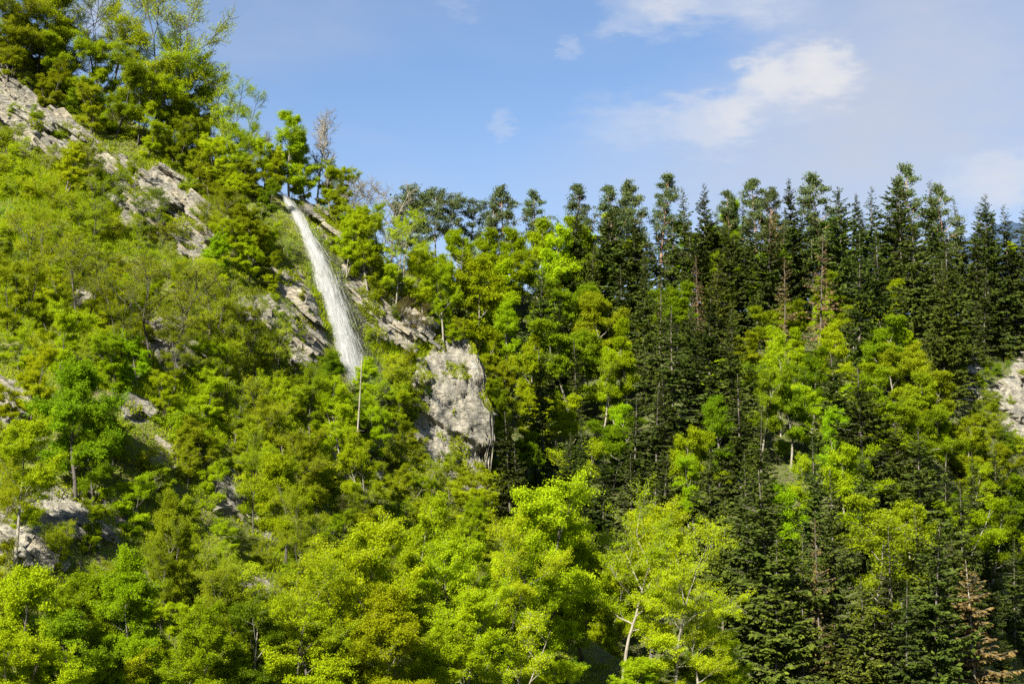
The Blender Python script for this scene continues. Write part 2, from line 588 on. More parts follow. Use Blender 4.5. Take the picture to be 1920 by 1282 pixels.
# valley floor out to the horizon
gn = 60
gx = np.sign(np.linspace(-1, 1, gn)) * np.abs(np.linspace(-1, 1, gn)) ** 3 * 9000
GX, GY = np.meshgrid(gx, gx + 200, indexing='ij')
GZ = np.full_like(GX, -36.0)
gi = np.arange(gn * gn).reshape(gn, gn)
ground = link("ground", make_mesh("ground", np.stack([GX, GY, GZ], -1).reshape(-1, 3),
              np.stack([gi[:-1, :-1], gi[1:, :-1], gi[1:, 1:], gi[:-1, 1:]], -1).reshape(-1, 4), mats=[M_FOREST], smooth=True),
              kind='structure', label="valley floor far below the wooded slopes")
g_at = ground.data.attributes.new('rock', 'FLOAT', 'POINT')

# distant wooded mountain beyond the skyline
mx = np.linspace(-300, 2600, 260)
mt = np.linspace(0, 1, 40)
MX, MT = np.meshgrid(mx, mt, indexing='ij')
crest = PX(1900, 412, 2600).z * (0.55 + 0.45 * np.clip((mx - 560) / 260, 0, 1) ** 0.7) + 14 * np.sin(mx / 230.0) + 5 * np.sin(mx / 37.0)
MZ = -36 + (crest[:, None] + 36) * np.sin(MT * math.pi)
MY = 2100 + 1000 * MT
MP = np.stack([MX, MY, MZ], -1).reshape(-1, 3)
MP[:, 2] += fbm(MP, 60, 4, 900) * 9
mi = np.arange(260 * 40).reshape(260, 40)
mm = make_mesh("mountain", MP, np.stack([mi[:-1, :-1], mi[1:, :-1], mi[1:, 1:], mi[:-1, 1:]], -1).reshape(-1, 4), smooth=True)
m_far, nt = new_mat("far_forest_hazed")
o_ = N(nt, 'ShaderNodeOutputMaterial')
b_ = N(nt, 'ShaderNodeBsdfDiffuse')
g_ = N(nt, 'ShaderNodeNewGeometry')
L(nt, ramp(nt, noise(nt, g_.outputs['Position'], 0.03, 5), [(0.3, (0.03, 0.05, 0.085)), (0.7, (0.045, 0.07, 0.12))]), b_.inputs['Color'])  # blue of the distance haze is painted into this base colour
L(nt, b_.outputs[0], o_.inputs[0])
mm.materials.append(m_far)
link("mountain", mm, kind='structure', label="far haze-blue wooded mountain just showing beyond the spruces")

# fast lookups on the two hillsides
BV = BVHTree.FromPolygons([tuple(p) for p in V1.tolist()] + [tuple(p) for p in V2.tolist()],
                          [tuple(q) for q in Q1.tolist()] + [tuple(q) for q in (Q2 + len(V1)).tolist()])


def ground_z(x, y):
    h = BV.ray_cast(Vector((x, y, 300)), Vector((0, 0, -1)))
    return h[0].z if h[0] is not None else -36.0


def seen_ground(u, v):
    d = px_dir(u, v).normalized()
    h = BV.ray_cast(Vector((0, 0, 0)), d)
    return h[0]


def stand(u, vtop, h, dmin=70.0, dmax=330.0):
    """where a tree of height h must stand for its top to be seen at (u, vtop)"""
    prev = None
    d = dmin
    best = (-1e9, None, None)
    while d < dmax:
        p = PX(u, vtop, d)
        gz = ground_z(p.x, p.y)
        f = gz + h - p.z
        if f > best[0]:
            best = (f, p, gz)
        if f >= 0:
            if prev is None:
                return p, p.z - h
            for _ in range(12):
                m = (prev + d) / 2
                p = PX(u, vtop, m)
                if ground_z(p.x, p.y) + h - p.z >= 0:
                    d = m
                else:
                    prev = m
            p = PX(u, vtop, d)
            return p, ground_z(p.x, p.y)
        prev = d
        d += 1.0
    return best[1], best[2]          # no place reaches: the tallest ground, with a taller tree

# ------------------------------------------------------------------ plant materials
def bark_mat(name, a, b, scale=3.0):
    m, nt = new_mat(name)
    out = N(nt, 'ShaderNodeOutputMaterial')
    tcn = N(nt, 'ShaderNodeTexCoord')
    mp = N(nt, 'ShaderNodeMapping')
    L(nt, tcn.outputs['Object'], mp.inputs[0])
    mp.inputs['Scale'].default_value = (1, 1, 0.35)
    n = noise(nt, mp.outputs[0], scale, 5, 0.65)
    bs = N(nt, 'ShaderNodeBsdfPrincipled', Roughness=0.9)
    L(nt, ramp(nt, n, [(0.33, a), (0.66, b)]), bs.inputs['Base Color'])
    bp = N(nt, 'ShaderNodeBump', Strength=0.6, Distance=0.05)
    L(nt, n, bp.inputs['Height'])
    L(nt, bp.outputs[0], bs.inputs['Normal'])
    L(nt, bs.outputs[0], out.inputs[0])
    return m


def leaf_mat(name, a, b, trans=0.5, hue=0.012, val=0.24, tcol=(1.1, 1.05, 0.6)):
    m, nt = new_mat(name)
    out = N(nt, 'ShaderNodeOutputMaterial')
    geo = N(nt, 'ShaderNodeNewGeometry')
    oi = N(nt, 'ShaderNodeObjectInfo')
    pn = noise(nt, geo.outputs['Position'], 0.55, 3, 0.6)
    fac = math_(nt, 'ADD', math_(nt, 'MULTIPLY', geo.outputs['Random Per Island'], 0.55), math_(nt, 'MULTIPLY_ADD', pn, 1.8, -0.68), clamp=True)
    c = mixc(nt, fac, a, b)
    hs = N(nt, 'ShaderNodeHueSaturation')
    L(nt, math_(nt, 'MULTIPLY_ADD', oi.outputs['Random'], 2 * hue, 0.5 - hue), hs.inputs['Hue'])
    rv = math_(nt, 'FRACT', math_(nt, 'MULTIPLY', oi.outputs['Random'], 7.13))
    L(nt, math_(nt, 'MULTIPLY_ADD', rv, 2 * val, 1 - val), hs.inputs['Value'])
    hs.inputs['Saturation'].default_value = 1.0
    L(nt, c, hs.inputs['Color'])
    df = N(nt, 'ShaderNodeBsdfDiffuse')
    tr = N(nt, 'ShaderNodeBsdfTranslucent')
    L(nt, hs.outputs[0], df.inputs[0])
    L(nt, mixc(nt, 1.0, hs.outputs[0], tcol, 'MULTIPLY'), tr.inputs[0])
    mx_ = N(nt, 'ShaderNodeMixShader')
    mx_.inputs[0].default_value = trans
    L(nt, df.outputs[0], mx_.inputs[1])
    L(nt, tr.outputs[0], mx_.inputs[2])
    L(nt, mx_.outputs[0], out.inputs[0])
    return m


LEAF = {
    'lime': leaf_mat("leaf_lime", (0.175, 0.29, 0.005), (0.275, 0.385, 0.008)),
    'fresh': leaf_mat("leaf_fresh", (0.195, 0.285, 0.005), (0.325, 0.40, 0.009)),
    'yellow': leaf_mat("leaf_yellow_green", (0.225, 0.30, 0.005), (0.35, 0.41, 0.010)),
    'olive': leaf_mat("leaf_olive", (0.155, 0.205, 0.006), (0.275, 0.33, 0.011)),
    'mid': leaf_mat("leaf_mid_green", (0.095, 0.17, 0.005), (0.195, 0.275, 0.008)),
    'brown': leaf_mat("leaf_brownish", (0.13, 0.10, 0.02), (0.20, 0.17, 0.03)),
    'spruce': leaf_mat("needle_spruce", (0.020, 0.034, 0.006), (0.058, 0.076, 0.011), 0.15, 0.012, 0.45),
    'spruce_light': leaf_mat("needle_spruce_olive", (0.034, 0.050, 0.006), (0.086, 0.102, 0.013), 0.15, 0.012, 0.40),
    'pine': leaf_mat("needle_pine", (0.040, 0.060, 0.022), (0.085, 0.108, 0.034), 0.15, 0.01, 0.2),
    'dead': leaf_mat("needle_dead", (0.085, 0.055, 0.028), (0.16, 0.10, 0.048), 0.1, 0.01, 0.2, (1, 1, 1)),
    'dying': leaf_mat("needle_dying", (0.10, 0.072, 0.026), (0.175, 0.125, 0.045), 0.1, 0.01, 0.2, (1, 1, 1)),
}
BARK = {
    'dark': bark_mat("bark_dark", (0.030, 0.026, 0.02), (0.075, 0.065, 0.05)),
    'grey': bark_mat("bark_grey", (0.10, 0.09, 0.07), (0.22, 0.20, 0.16)),
    'pale': bark_mat("bark_pale", (0.13, 0.115, 0.085), (0.27, 0.245, 0.19)),
    'pine': bark_mat("bark_pine", (0.17, 0.10, 0.06), (0.36, 0.22, 0.13)),
    'spruce': bark_mat("bark_spruce", (0.045, 0.038, 0.03), (0.13, 0.11, 0.09)),
}


# ------------------------------------------------------------------ plant growth
class Tubes:
    def __init__(self):
        self.V, self.Q, self.n = [], [], 0

    def add(self, pts, r0, r1, k=5):
        pts = np.asarray(pts, float)
        n = len(pts)
        t = np.gradient(pts, axis=0)
        t /= np.linalg.norm(t, axis=1, keepdims=True) + 1e-9
        ref = np.array([0.31, 0.17, 0.93]) if abs(t[:, 2]).mean() < 0.8 else np.array([0.95, 0.2, 0.1])
        a = np.cross(t, ref)
        a /= np.linalg.norm(a, axis=1, keepdims=True) + 1e-9
        b = np.cross(t, a)
        r = np.linspace(r0, r1, n)[:, None, None]
        ang = np.linspace(0, 2 * math.pi, k, endpoint=False)
        ring = pts[:, None] + r * (np.cos(ang)[None, :, None] * a[:, None] + np.sin(ang)[None, :, None] * b[:, None])
        self.V.append(ring.reshape(-1, 3))
        i = np.arange(n * k).reshape(n, k) + self.n
        j = np.roll(i, -1, 1)
        self.Q.append(np.stack([i[:-1], j[:-1], j[1:], i[1:]], -1).reshape(-1, 4))
        self.n += n * k

    def mesh(self, name, mat):
        return make_mesh(name, np.concatenate(self.V), np.concatenate(self.Q), mats=[mat], smooth=True)


def unit(v):
    return v / (np.linalg.norm(v, axis=-1, keepdims=True) + 1e-9)


def path(rng, p, d, length, n, up=0.0, wob=0.12):
    pts = [np.array(p, float)]
    d = unit(np.array(d, float))
    for _ in range(n):
        d = unit(d + rng.normal(0, wob, 3) + np.array([0, 0, up]))
        pts.append(pts[-1] + d * length / n)
    return np.array(pts)


def at(pts, t):
    t = min(max(t, 0), 0.9999) * (len(pts) - 1)
    i = int(t)
    return pts[i] + (pts[i + 1] - pts[i]) * (t - i), unit(pts[i + 1] - pts[i])


def leaf_quads(rng, C, size, flat=1.0, aspect=0.62, centre=None, tri=False):
    """diamond leaf sprays, lightly cupped, turned up and away from the crown's middle"""
    n = len(C)
    nrm = rng.normal(0, .75, (n, 3)) + np.array([0, 0, 1.0]) * flat
    if centre is not None:
        nrm = nrm + unit(C - centre) * 0.35
    nrm = unit(nrm)
    a = unit(np.cross(nrm, rng.normal(0, 1, (n, 3))))
    b = np.cross(nrm, a)
    s = size * rng.uniform(0.6, 1.35, (n, 1))
    if tri:
        V = np.stack([C - a * s, C + a * s * 0.35 + b * s * 0.75, C + a * s * 0.35 - b * s * 0.75], 1).reshape(-1, 3)
        return V, np.arange(n * 3).reshape(n, 3)
    V = np.stack([C - a * s, C - b * s * aspect + nrm * s * 0.15, C + a * s, C + b * s * aspect + nrm * s * 0.15], 1).reshape(-1, 3)
    return V, np.arange(n * 4).reshape(n, 4)


def broadleaf(seed, H=14.0, start=0.3, spread=4.6, n1=10, n2=7, n3=5, leaves=70, size=0.13, stems=1, lean=0.0, droop=0.0,
              shape='round', trunk_r=None, sv=0.13, sh=0.17, bare=0.0, rise=0.0, flat=0.55, thick=1.0):
    rng = np.random.default_rng(seed)
    tb = Tubes()
    tw = []
    tr = trunk_r or 0.014 * H + 0.02
    for s in range(stems):
        az = rng.uniform(0, 6.28)
        tilt = lean if stems == 1 else rng.uniform(0.18, 0.42)
        d0 = np.array([math.cos(az) * tilt, math.sin(az) * tilt, 1.0])
        hs = H * (1.0 if s == 0 else rng.uniform(0.75, 0.98))
        tp = path(rng, (0, 0, -0.5) if stems == 1 else (math.cos(az) * .25, math.sin(az) * .25, -0.5), d0, hs * 0.93 + 0.5, 12, 0.03, 0.07)
        rs = tr if stems == 1 else tr / math.sqrt(stems) * 1.15
        tb.add(tp, rs, rs * 0.18, 7)
        nn = n1 if stems == 1 else max(4, int(n1 * 1.5 / stems))
        for i in range(nn):
            f = start + (0.98 - start) * (i + rng.uniform(0, .7)) / nn
            p, td = at(tp, f)
            g = (f - start) / (1 - start)
            if shape == 'round':
                prof = math.sqrt(max(0.05, 1 - (2 * g - 0.85) ** 2 * 0.75))
            elif shape == 'vase':
                prof = 0.45 + 0.65 * g
            elif shape == 'column':
                prof = 0.62 - 0.35 * g
            else:                                # umbrella
                prof = 0.5 + 0.6 * min(1, g * 1.6)
            Ls = spread * prof * rng.uniform(0.6, 1.3) / (1 if stems == 1 else 1.25)
            a = i * 2.4 + rng.uniform(-.5, .5) + s
            el = 0.25 + 0.85 * g + rise + rng.normal(0, 0.12)
            d = np.array([math.cos(a) * math.cos(el), math.sin(a) * math.cos(el), math.sin(el)])
            lp = path(rng, p, d, Ls, 7, 0.05 - droop, 0.16)
            r1 = max(0.03, rs * 0.42 * (1 - 0.6 * g))
            tb.add(lp, r1 * (0.5 + 0.5 * thick), 0.018 * thick, 5)
            tw.append((lp[4:], 0.6))
            for j in range(n2):
                t = 0.28 + 0.70 * (j + rng.uniform(0, .8)) / n2
                q, ld = at(lp, t)
                side = unit(np.cross(ld, [0, 0, 1.0])) * (1 if (j % 2) else -1)
                d2 = ld * rng.uniform(.4, .9) + side * rng.uniform(.5, 1.0) + np.array([0, 0, rng.uniform(-.35, .85)])
                L2 = Ls * rng.uniform(.32, .52) * (1.15 - 0.5 * t) + 0.25
                bp = path(rng, q, d2, L2, 5, 0.03 - droop * 1.5, 0.18)
                tb.add(bp, max(0.016, r1 * 0.45) * thick, 0.010 * thick, 4)
                tw.append((bp[2:], 0.8))
                for k in range(n3):
                    q3, bd = at(bp, 0.25 + 0.75 * (k + rng.uniform(0, .8)) / n3)
                    s3 = unit(np.cross(bd, [0, 0, 1.0])) * (1 if (k % 2) else -1)
                    d3 = bd * rng.uniform(.3, .8) + s3 * rng.uniform(.4, 1) + np.array([0, 0, rng.uniform(-.4, .7)])
                    L3 = L2 * rng.uniform(.35, .75) + 0.18
                    cp = path(rng, q3, d3, L3, 3, -droop * 2, 0.2)
                    tb.add(cp, 0.011 * thick, 0.006 * thick, 3)
                    tw.append((cp, 1.0))
    C = []
    dens = fbm(np.array([t[0][-1] for t in tw]), 1.6, 2, seed)
    for (tp, w), dn in zip(tw, dens):
        if rng.random() < bare:
            continue
        m = int(leaves * w * rng.uniform(0.5, 1.4) * (1 + 0.6 * dn))
        if m <= 0:
            continue
        t = rng.random(m) ** 0.75 * (len(tp) - 1.001)
        i = t.astype(int)
        base = tp[i] + (tp[i + 1] - tp[i]) * (t - i)[:, None]
        C.append(base + rng.normal(0, 1, (m, 3)) * np.array([sh, sh, sv]))
    LV = LQ = None
    if C and leaves > 0:
        CC = np.concatenate(C)
        LV, LQ = leaf_quads(rng, CC, size, flat, centre=np.array([0, 0, CC[:, 2].mean() * 0.8]), tri=True)
    top = max(v[:, 2].max() for v in tb.V)
    if LV is not None:
        top = max(top, np.percentile(LV[:, 2], 99.7))
    return tb, LV, LQ, top


def spruce(seed, H=26.0, base=0.06, rad=3.3, dens=1.35, size=0.52, ragged=0.2, droop=0.35, step=0.42):
    rng = np.random.default_rng(seed)
    tb = Tubes()
    tp = path(rng, (0, 0, -0.6), (0, 0, 1), H + 0.6, 16, 0.02, 0.008)
    tb.add(tp, 0.0085 * H, 0.02, 7)
    QV = []
    z = base * H
    gap_seed = rng.uniform(0, 100)
    while z < H - 0.25:
        g = z / H
        Lm = rad * ((1 - g) ** 0.74) * (0.72 + 0.28 * min(1, g / 0.25)) + 0.15
        nb = int(5 + 2 * (1 - g))
        for b in range(nb):
            p0, _ = at(tp, (z + rng.uniform(-.25, .25) + 0.6) / (H + 0.6))
            a = rng.uniform(0, 6.28)
            Lb = Lm * rng.uniform(1 - ragged * 2.4, 1 + ragged) * (1 + 0.22 * math.sin(z * 0.9 + gap_seed + 2 * math.sin(a + gap_seed)))
            if rng.random() < ragged * 0.5:
                continue
            sl = (0.45 * g - droop * (1 - g)) + rng.normal(0, 0.2)
            d = np.array([math.cos(a), math.sin(a), sl])
            n = max(3, int(Lb / 0.5))
            bp = path(rng, p0 + np.array([0, 0, rng.uniform(-.25, .25)]), d, Lb, n, 0.05, 0.05)
            if Lb > 0.9:
                tb.add(bp, 0.03, 0.008, 3)
            m = int(max(5, Lb / 0.075 * dens))
            t = (0.02 + 0.98 * rng.random(m) ** 0.9) * n * 0.999
            i = np.minimum(t.astype(int), n - 1)
            c = bp[i] + (bp[i + 1] - bp[i]) * (t - i)[:, None]
            out = unit(bp[i + 1] - bp[i])
            side = unit(np.cross(out, [0, 0, 1.0])) * rng.choice([-1, 1], m)[:, None]
            dd = unit(out * rng.uniform(.3, .9, (m, 1)) + side * rng.uniform(.3, 1.0, (m, 1)) + np.array([0, 0, -1.0]) * rng.uniform(0.15, 1.5, (m, 1)) * (1.15 - g))
            s = size * rng.uniform(.55, 1.2, (m, 1)) * (0.55 + 0.45 * min(1, Lb / 1.6)) * (0.42 + 0.58 * min(1, 2.4 * (1 - g)) ** .7)
            w = unit(np.cross(dd, rng.normal(0, 1, (m, 3)))) * s * 0.27
            QV.append(np.stack([c, c + dd * s * .45 + w, c + dd * s, c + dd * s * .5 - w], 1).reshape(-1, 3))
        z += step * rng.uniform(0.7, 1.3) * (0.55 + 0.6 * (1 - g))
    QV = np.concatenate(QV)
    return tb, QV, np.arange(len(QV)).reshape(-1, 4), H


def pine(seed, H=22.0, start=0.55, spread=3.2, n1=24, clump=46, size=0.33, flat_top=False, twin=False):
    rng = np.random.default_rng(seed)
    tb = Tubes()
    tp = path(rng, (0, 0, -0.6), (rng.normal(0, .03), rng.normal(0, .03), 1), H * 0.97 + 0.6, 12, 0.02, 0.03)
    tb.add(tp, 0.011 * H, 0.04, 7)
    QV = []
    for i in range(n1):
        g = (i + rng.random()) / n1
        f = start + (0.99 - start) * g
        p, _ = at(tp, f)
        a = i * 2.4 + rng.uniform(-.6, .6)
        prof = (0.55 + 0.6 * math.sin(math.pi * min(1, g * 0.9 + 0.1))) * (1.1 - 0.75 * g ** 2.2)
        if flat_top:
            prof = 0.7 + 0.5 * g - 0.6 * g ** 6
        Lb = spread * prof * rng.uniform(.4, 1.35)
        el = 0.05 + 0.7 * g + rng.normal(0, .15)
        bp = path(rng, p, (math.cos(a) * math.cos(el), math.sin(a) * math.cos(el), math.sin(el)), Lb, 6, 0.06, 0.16)
        tb.add(bp, 0.06, 0.02, 4)
        cl = [bp[-1]]
        for j in range(5):
            q, bd = at(bp, 0.35 + 0.6 * rng.random())
            d2 = bd + unit(rng.normal(0, 1, 3)) * 0.9 + np.array([0, 0, .3])
            sp = path(rng, q, d2, rng.uniform(.4, 1.1), 3, 0.08, .15)
            tb.add(sp, 0.025, 0.012, 3)
            cl.append(sp[-1])
        for c in cl:
            m = int(clump * rng.uniform(.6, 1.3))
            dd = unit(rng.normal(0, 1, (m, 3)) + np.array([0, 0, .55]))
            c0 = c + rng.normal(0, 1, (m, 3)) * np.array([.34, .34, .17])
            s = size * rng.uniform(.6, 1.2, (m, 1))
            w = unit(np.cross(dd, rng.normal(0, 1, (m, 3)))) * s * 0.26
            QV.append(np.stack([c0, c0 + dd * s * .5 + w, c0 + dd * s, c0 + dd * s * .5 - w], 1).reshape(-1, 3))
    QV = np.concatenate(QV)
    return tb, QV, np.arange(len(QV)).reshape(-1, 4), max(H, np.percentile(QV[:, 2], 99.8))


PROTO = {}


def register(key, made, bark):
    tb, LV, LQ, top = made
    tm = tb.mesh(key + "_trunk", BARK[bark])
    cmesh = None
    if LV is not None:
        cmesh = make_mesh(key + "_crown", LV, *((LQ, None) if LQ.shape[1] == 4 else (None, LQ)), mats=[LEAF['fresh']])
    PROTO[key] = (tm, cmesh, top)


# near broadleaf trees (fine leaves) and far ones (coarser sprays)
register('nearA', broadleaf(1, 14, .28, 4.8, 11, 7, 7, 138, 0.0748, shape='round'), 'grey')
register('nearB', broadleaf(2, 15, .34, 5.2, 10, 7, 7, 90, 0.0748, shape='umbrella', lean=.12), 'dark')
register('nearC', broadleaf(3, 13, .22, 4.4, 12, 7, 7, 131, 0.07392, shape='round', stems=2), 'grey')
register('nearD', broadleaf(4, 12, .25, 4.6, 11, 7, 7, 82, 0.0704, shape='umbrella', lean=.2, bare=.12), 'dark')
register('nearE', broadleaf(5, 11, .16, 4.2, 13, 6, 7, 94, 0.07392, shape='vase', stems=3), 'dark')
register('nearF', broadleaf(6, 16, .54, 5.0, 10, 7, 7, 76, 0.0748, shape='umbrella', lean=.22, trunk_r=.26), 'pale')
register('nearG', broadleaf(7, 12, .2, 3.8, 12, 7, 7, 158, 0.07744, shape='round'), 'dark')
register('thinA', broadleaf(11, 12, .3, 4.2, 10, 6, 7, 37, 0.066, shape='umbrella', stems=2, bare=.3, rise=.15, thick=1.7), 'dark')
register('thinB', broadleaf(12, 10, .25, 3.0, 10, 6, 6, 37, 0.066, shape='vase', lean=.15, bare=.25, rise=.2, thick=1.7), 'dark')
register('thinC', broadleaf(13, 12, .2, 4.6, 12, 6, 7, 49, 0.066, shape='vase', stems=3, bare=.25, thick=1.7), 'dark')
register('paleD', broadleaf(14, 11, .28, 3.8, 10, 6, 7, 55, 0.0704, shape='vase', stems=3, bare=.25, rise=.2), 'pale')
register('columnA', broadleaf(15, 11, .14, 3.1, 13, 6, 7, 92, 0.0748, shape='round', lean=.08), 'grey')
register('bareA', broadleaf(16, 10, .3, 3.2, 10, 6, 7, 0, 0.088, shape='vase', rise=.25, lean=.15, thick=2.2), 'grey')
register('bareB', broadleaf(17, 8, .2, 3.6, 9, 6, 7, 2, 0.0792, shape='umbrella', lean=.35, bare=.5, thick=2.2), 'grey')
register('farA', broadleaf(21, 16, .25, 4.4, 11, 6, 6, 129, 0.1188, shape='round', sv=.19, sh=.25), 'grey')
register('farB', broadleaf(22, 17, .3, 4.4, 12, 6, 6, 119, 0.1188, shape='column', sv=.19, sh=.255), 'pale')
register('farC', broadleaf(23, 15, .2, 4.8, 11, 6, 6, 127, 0.1188, shape='round', stems=2, sv=.19, sh=.25), 'grey')
register('farD', broadleaf(24, 16, .35, 4.4, 10, 6, 6, 90, 0.1144, shape='umbrella', lean=.1, sv=.19, sh=.25), 'pale')
register('farE', broadleaf(25, 13, .3, 3.6, 10, 6, 6, 53, 0.11, shape='vase', stems=2, bare=.2, sv=.19, sh=.25), 'pale')
register('shrubA', broadleaf(31, 4.0, .08, 2.2, 9, 5, 6, 39, 0.0572, shape='vase', stems=4, sv=.10, sh=.13), 'dark')
register('shrubB', broadleaf(32, 3.4, .05, 2.2, 9, 5, 6, 47, 0.0572, shape='umbrella', stems=3, sv=.10, sh=.13, bare=.15), 'dark')
register('shrubC', broadleaf(33, 4.6, .1, 2.4, 10, 5, 6, 23, 0.0528, shape='vase', stems=5, bare=.25, sv=.10, sh=.13, rise=.2), 'grey')
register('shrubD', broadleaf(34, 2.6, .03, 1.9, 9, 5, 6, 43, 0.0572, shape='vase', stems=4, sv=.09, sh=.12, bare=.1), 'dark')
register('spruceA', spruce(41, 26, .05, 4.5), 'spruce')
register('spruceB', spruce(42, 28, .10, 4.3, ragged=.28), 'spruce')
register('spruceC', spruce(43, 24, .04, 4.7, ragged=.2, droop=.45), 'spruce')
register('spruceD', spruce(44, 22, .2, 3.6, dens=1.0, ragged=.32), 'spruce')
register('spruceE', spruce(45, 14, .03, 3.2, size=.45, step=.38), 'spruce')
register('spruceF', spruce(48, 25, .08, 3.6, dens=1.1, ragged=.38, droop=.55), 'spruce')
register('spruceG', spruce(49, 20, .03, 4.6, ragged=.26, droop=.3), 'spruce')
register('deadA', spruce(46, 20, .16, 2.7, dens=.5, ragged=.42, size=.42), 'spruce')
register('deadB', spruce(47, 15, .08, 2.8, dens=1.25, ragged=.3, size=.42, step=.36), 'pale')
register('pineA', pine(51, 22, .42, 3.2, n1=32), 'pine')
register('pineB', pine(52, 24, .28, 3.2, n1=42), 'pine')
register('pineC', pine(53, 16, .5, 3.6, flat_top=True), 'grey')
register('pineD', pine(54, 20, .35, 2.6, n1=30), 'pine')
rng_ = np.random.default_rng(61)
tbp = Tubes()
pp = path(rng_, (0, 0, -.5), (0, 0, 1), 12.5, 12, 0.02, 0.006)
tbp.add(pp, .12, .035, 7)
for i_ in range(26):
    q_, _d = at(pp, rng_.uniform(.45, .99))
    a_ = rng_.uniform(0, 6.28)
    tbp.add(path(rng_, q_, (math.cos(a_), math.sin(a_), .1), rng_.uniform(.2, .7), 3, 0, .2), .02, .006, 3)
PROTO['poleA'] = (tbp.mesh("pole_trunk", BARK['pale']), None, 12.0)

# ------------------------------------------------------------------ planting
TREES = []      # dicts: root, name, colour, u, v, key
NAMEKIND = {'near': 'broadleaf_tree', 'thin': 'broadleaf_tree', 'pale': 'broadleaf_tree', 'colu': 'broadleaf_tree', 'far': 'broadleaf_tree', 'bare': 'bare_tree', 'shru': 'shrub',
            'spru': 'spruce_tree', 'dead': 'dead_spruce', 'pine': 'pine_tree', 'pole': 'dead_tree'}
prnd = random.Random(5)


def kind_of_key(key):
    for k, n in NAMEKIND.items():
        if key.startswith(k):
            return n


def plant(key, colour, base, h, wide=1.0, rot=None, bark=None, label=None, tilt=(0, 0), group=None):
    tm, cmesh, top = PROTO[key]
    s = h / top
    name = kind_of_key(key)
    root = bpy.data.objects.new(name, None)
    COL.objects.link(root)
    root.empty_display_size = 0.5
    root.location = base
    root.rotation_euler = (tilt[0] + prnd.gauss(0, .02), tilt[1] + prnd.gauss(0, .02), prnd.uniform(0, 6.283) if rot is None else rot)
    root.scale = (s * wide, s * wide, s)
    t = link("trunk", tm, root)
    if bark:
        t.material_slots[0].link = 'OBJECT'
        t.material_slots[0].material = BARK[bark]
    if cmesh is not None:
        c = link("crown", cmesh, root)
        c.material_slots[0].link = 'OBJECT'
        c.material_slots[0].material = LEAF[colour]
    b = Vector(base)
    uu, vv = proj([b + Vector((0, 0, h * 0.62))])
    ut, vt = proj([b + Vector((0, 0, h))])
    TREES.append(dict(root=root, name=name, colour=colour, u=float(uu[0]), v=float(vv[0]), vt=float(vt[0]), h=h, key=key, label=label, group=group, base=b, r=PROTO_R[key] * s * wide))
    return root


PROTO_R = {}
for k_, (tm_, cm_, top_) in PROTO.items():
    n_ = len((cm_ or tm_).vertices)
    co_ = np.empty(n_ * 3, np.float32)
    (cm_ or tm_).vertices.foreach_get('co', co_)
    co_ = co_.reshape(-1, 3)
    PROTO_R[k_] = float(np.percentile(np.hypot(co_[:, 0], co_[:, 1]), 92))


def T(key, colour, u, vtop, h, wide=1.0, bark=None, label=None, dmin=70.0, rot=None, tilt=(0, 0)):
    p, gz = stand(u, vtop, h, dmin)
    if p is None:
        print("no ground for", key, u, vtop)
        return None
    return plant(key, colour, (p.x, p.y, gz - 0.1), p.z - gz + 0.1, wide, rot, bark, label, tilt)

LABELS = {
    ('deadA', 1530): "tall rusty brown spruce standing below the big skyline lime tree", ('farC', 1525): "big rounded lime green tree in front of the skyline spruces", ('pineA', 955): "skyline pine with bare orange stems and a rounded crown",
    ('pineD', 1701): "slim pine with ragged tufts, the highest top on the skyline", ('deadB', 1822): "brown half-dead spruce with a pale trunk at the lower right", ('nearF', 1165): "yellow-green tree with a long pale leaning trunk",
    ('bareA', 598): "tall leafless grey tree beside the waterfall lip", ('pineA', 1196): "tall skyline pine with long bare pinkish stems above the broadleaf trees", ('pineD', 1010): "small lone pine on the skyline with open sky on both sides",
    ('farC', 1590): "drooping bright lime tree among dark spruces on the slope", ('nearC', 258): "brilliant lime green tree at the foot of the cliff slope", ('poleA', 666): "bare pale pole-like dead tree at the foot of the waterfall",
    ('pineC', 752): "flat-topped pine beyond the waterfall, leftmost of its clump", ('pineC', 792): "flat-topped pine beyond the waterfall, second from left in its clump", ('pineC', 818): "flat-topped pine in the middle of the clump beyond the waterfall",
    ('pineC', 846): "flat-topped pine beyond the waterfall, second from right in its clump", ('pineC', 876): "flat-topped pine beyond the waterfall, rightmost and lowest of its clump",
    ('columnA', 545): "upright fresh green tree standing right over the waterfall lip", ('nearA', 1010): "large yellow-green tree with dark forked limbs beside the pale leaning trunk",
    ('nearB', 1310): "spreading yellow-green tree in front of the dark spruces, low on the slope", ('thinB', 430): "slender sparse tree leaning out against the blue sky",
}

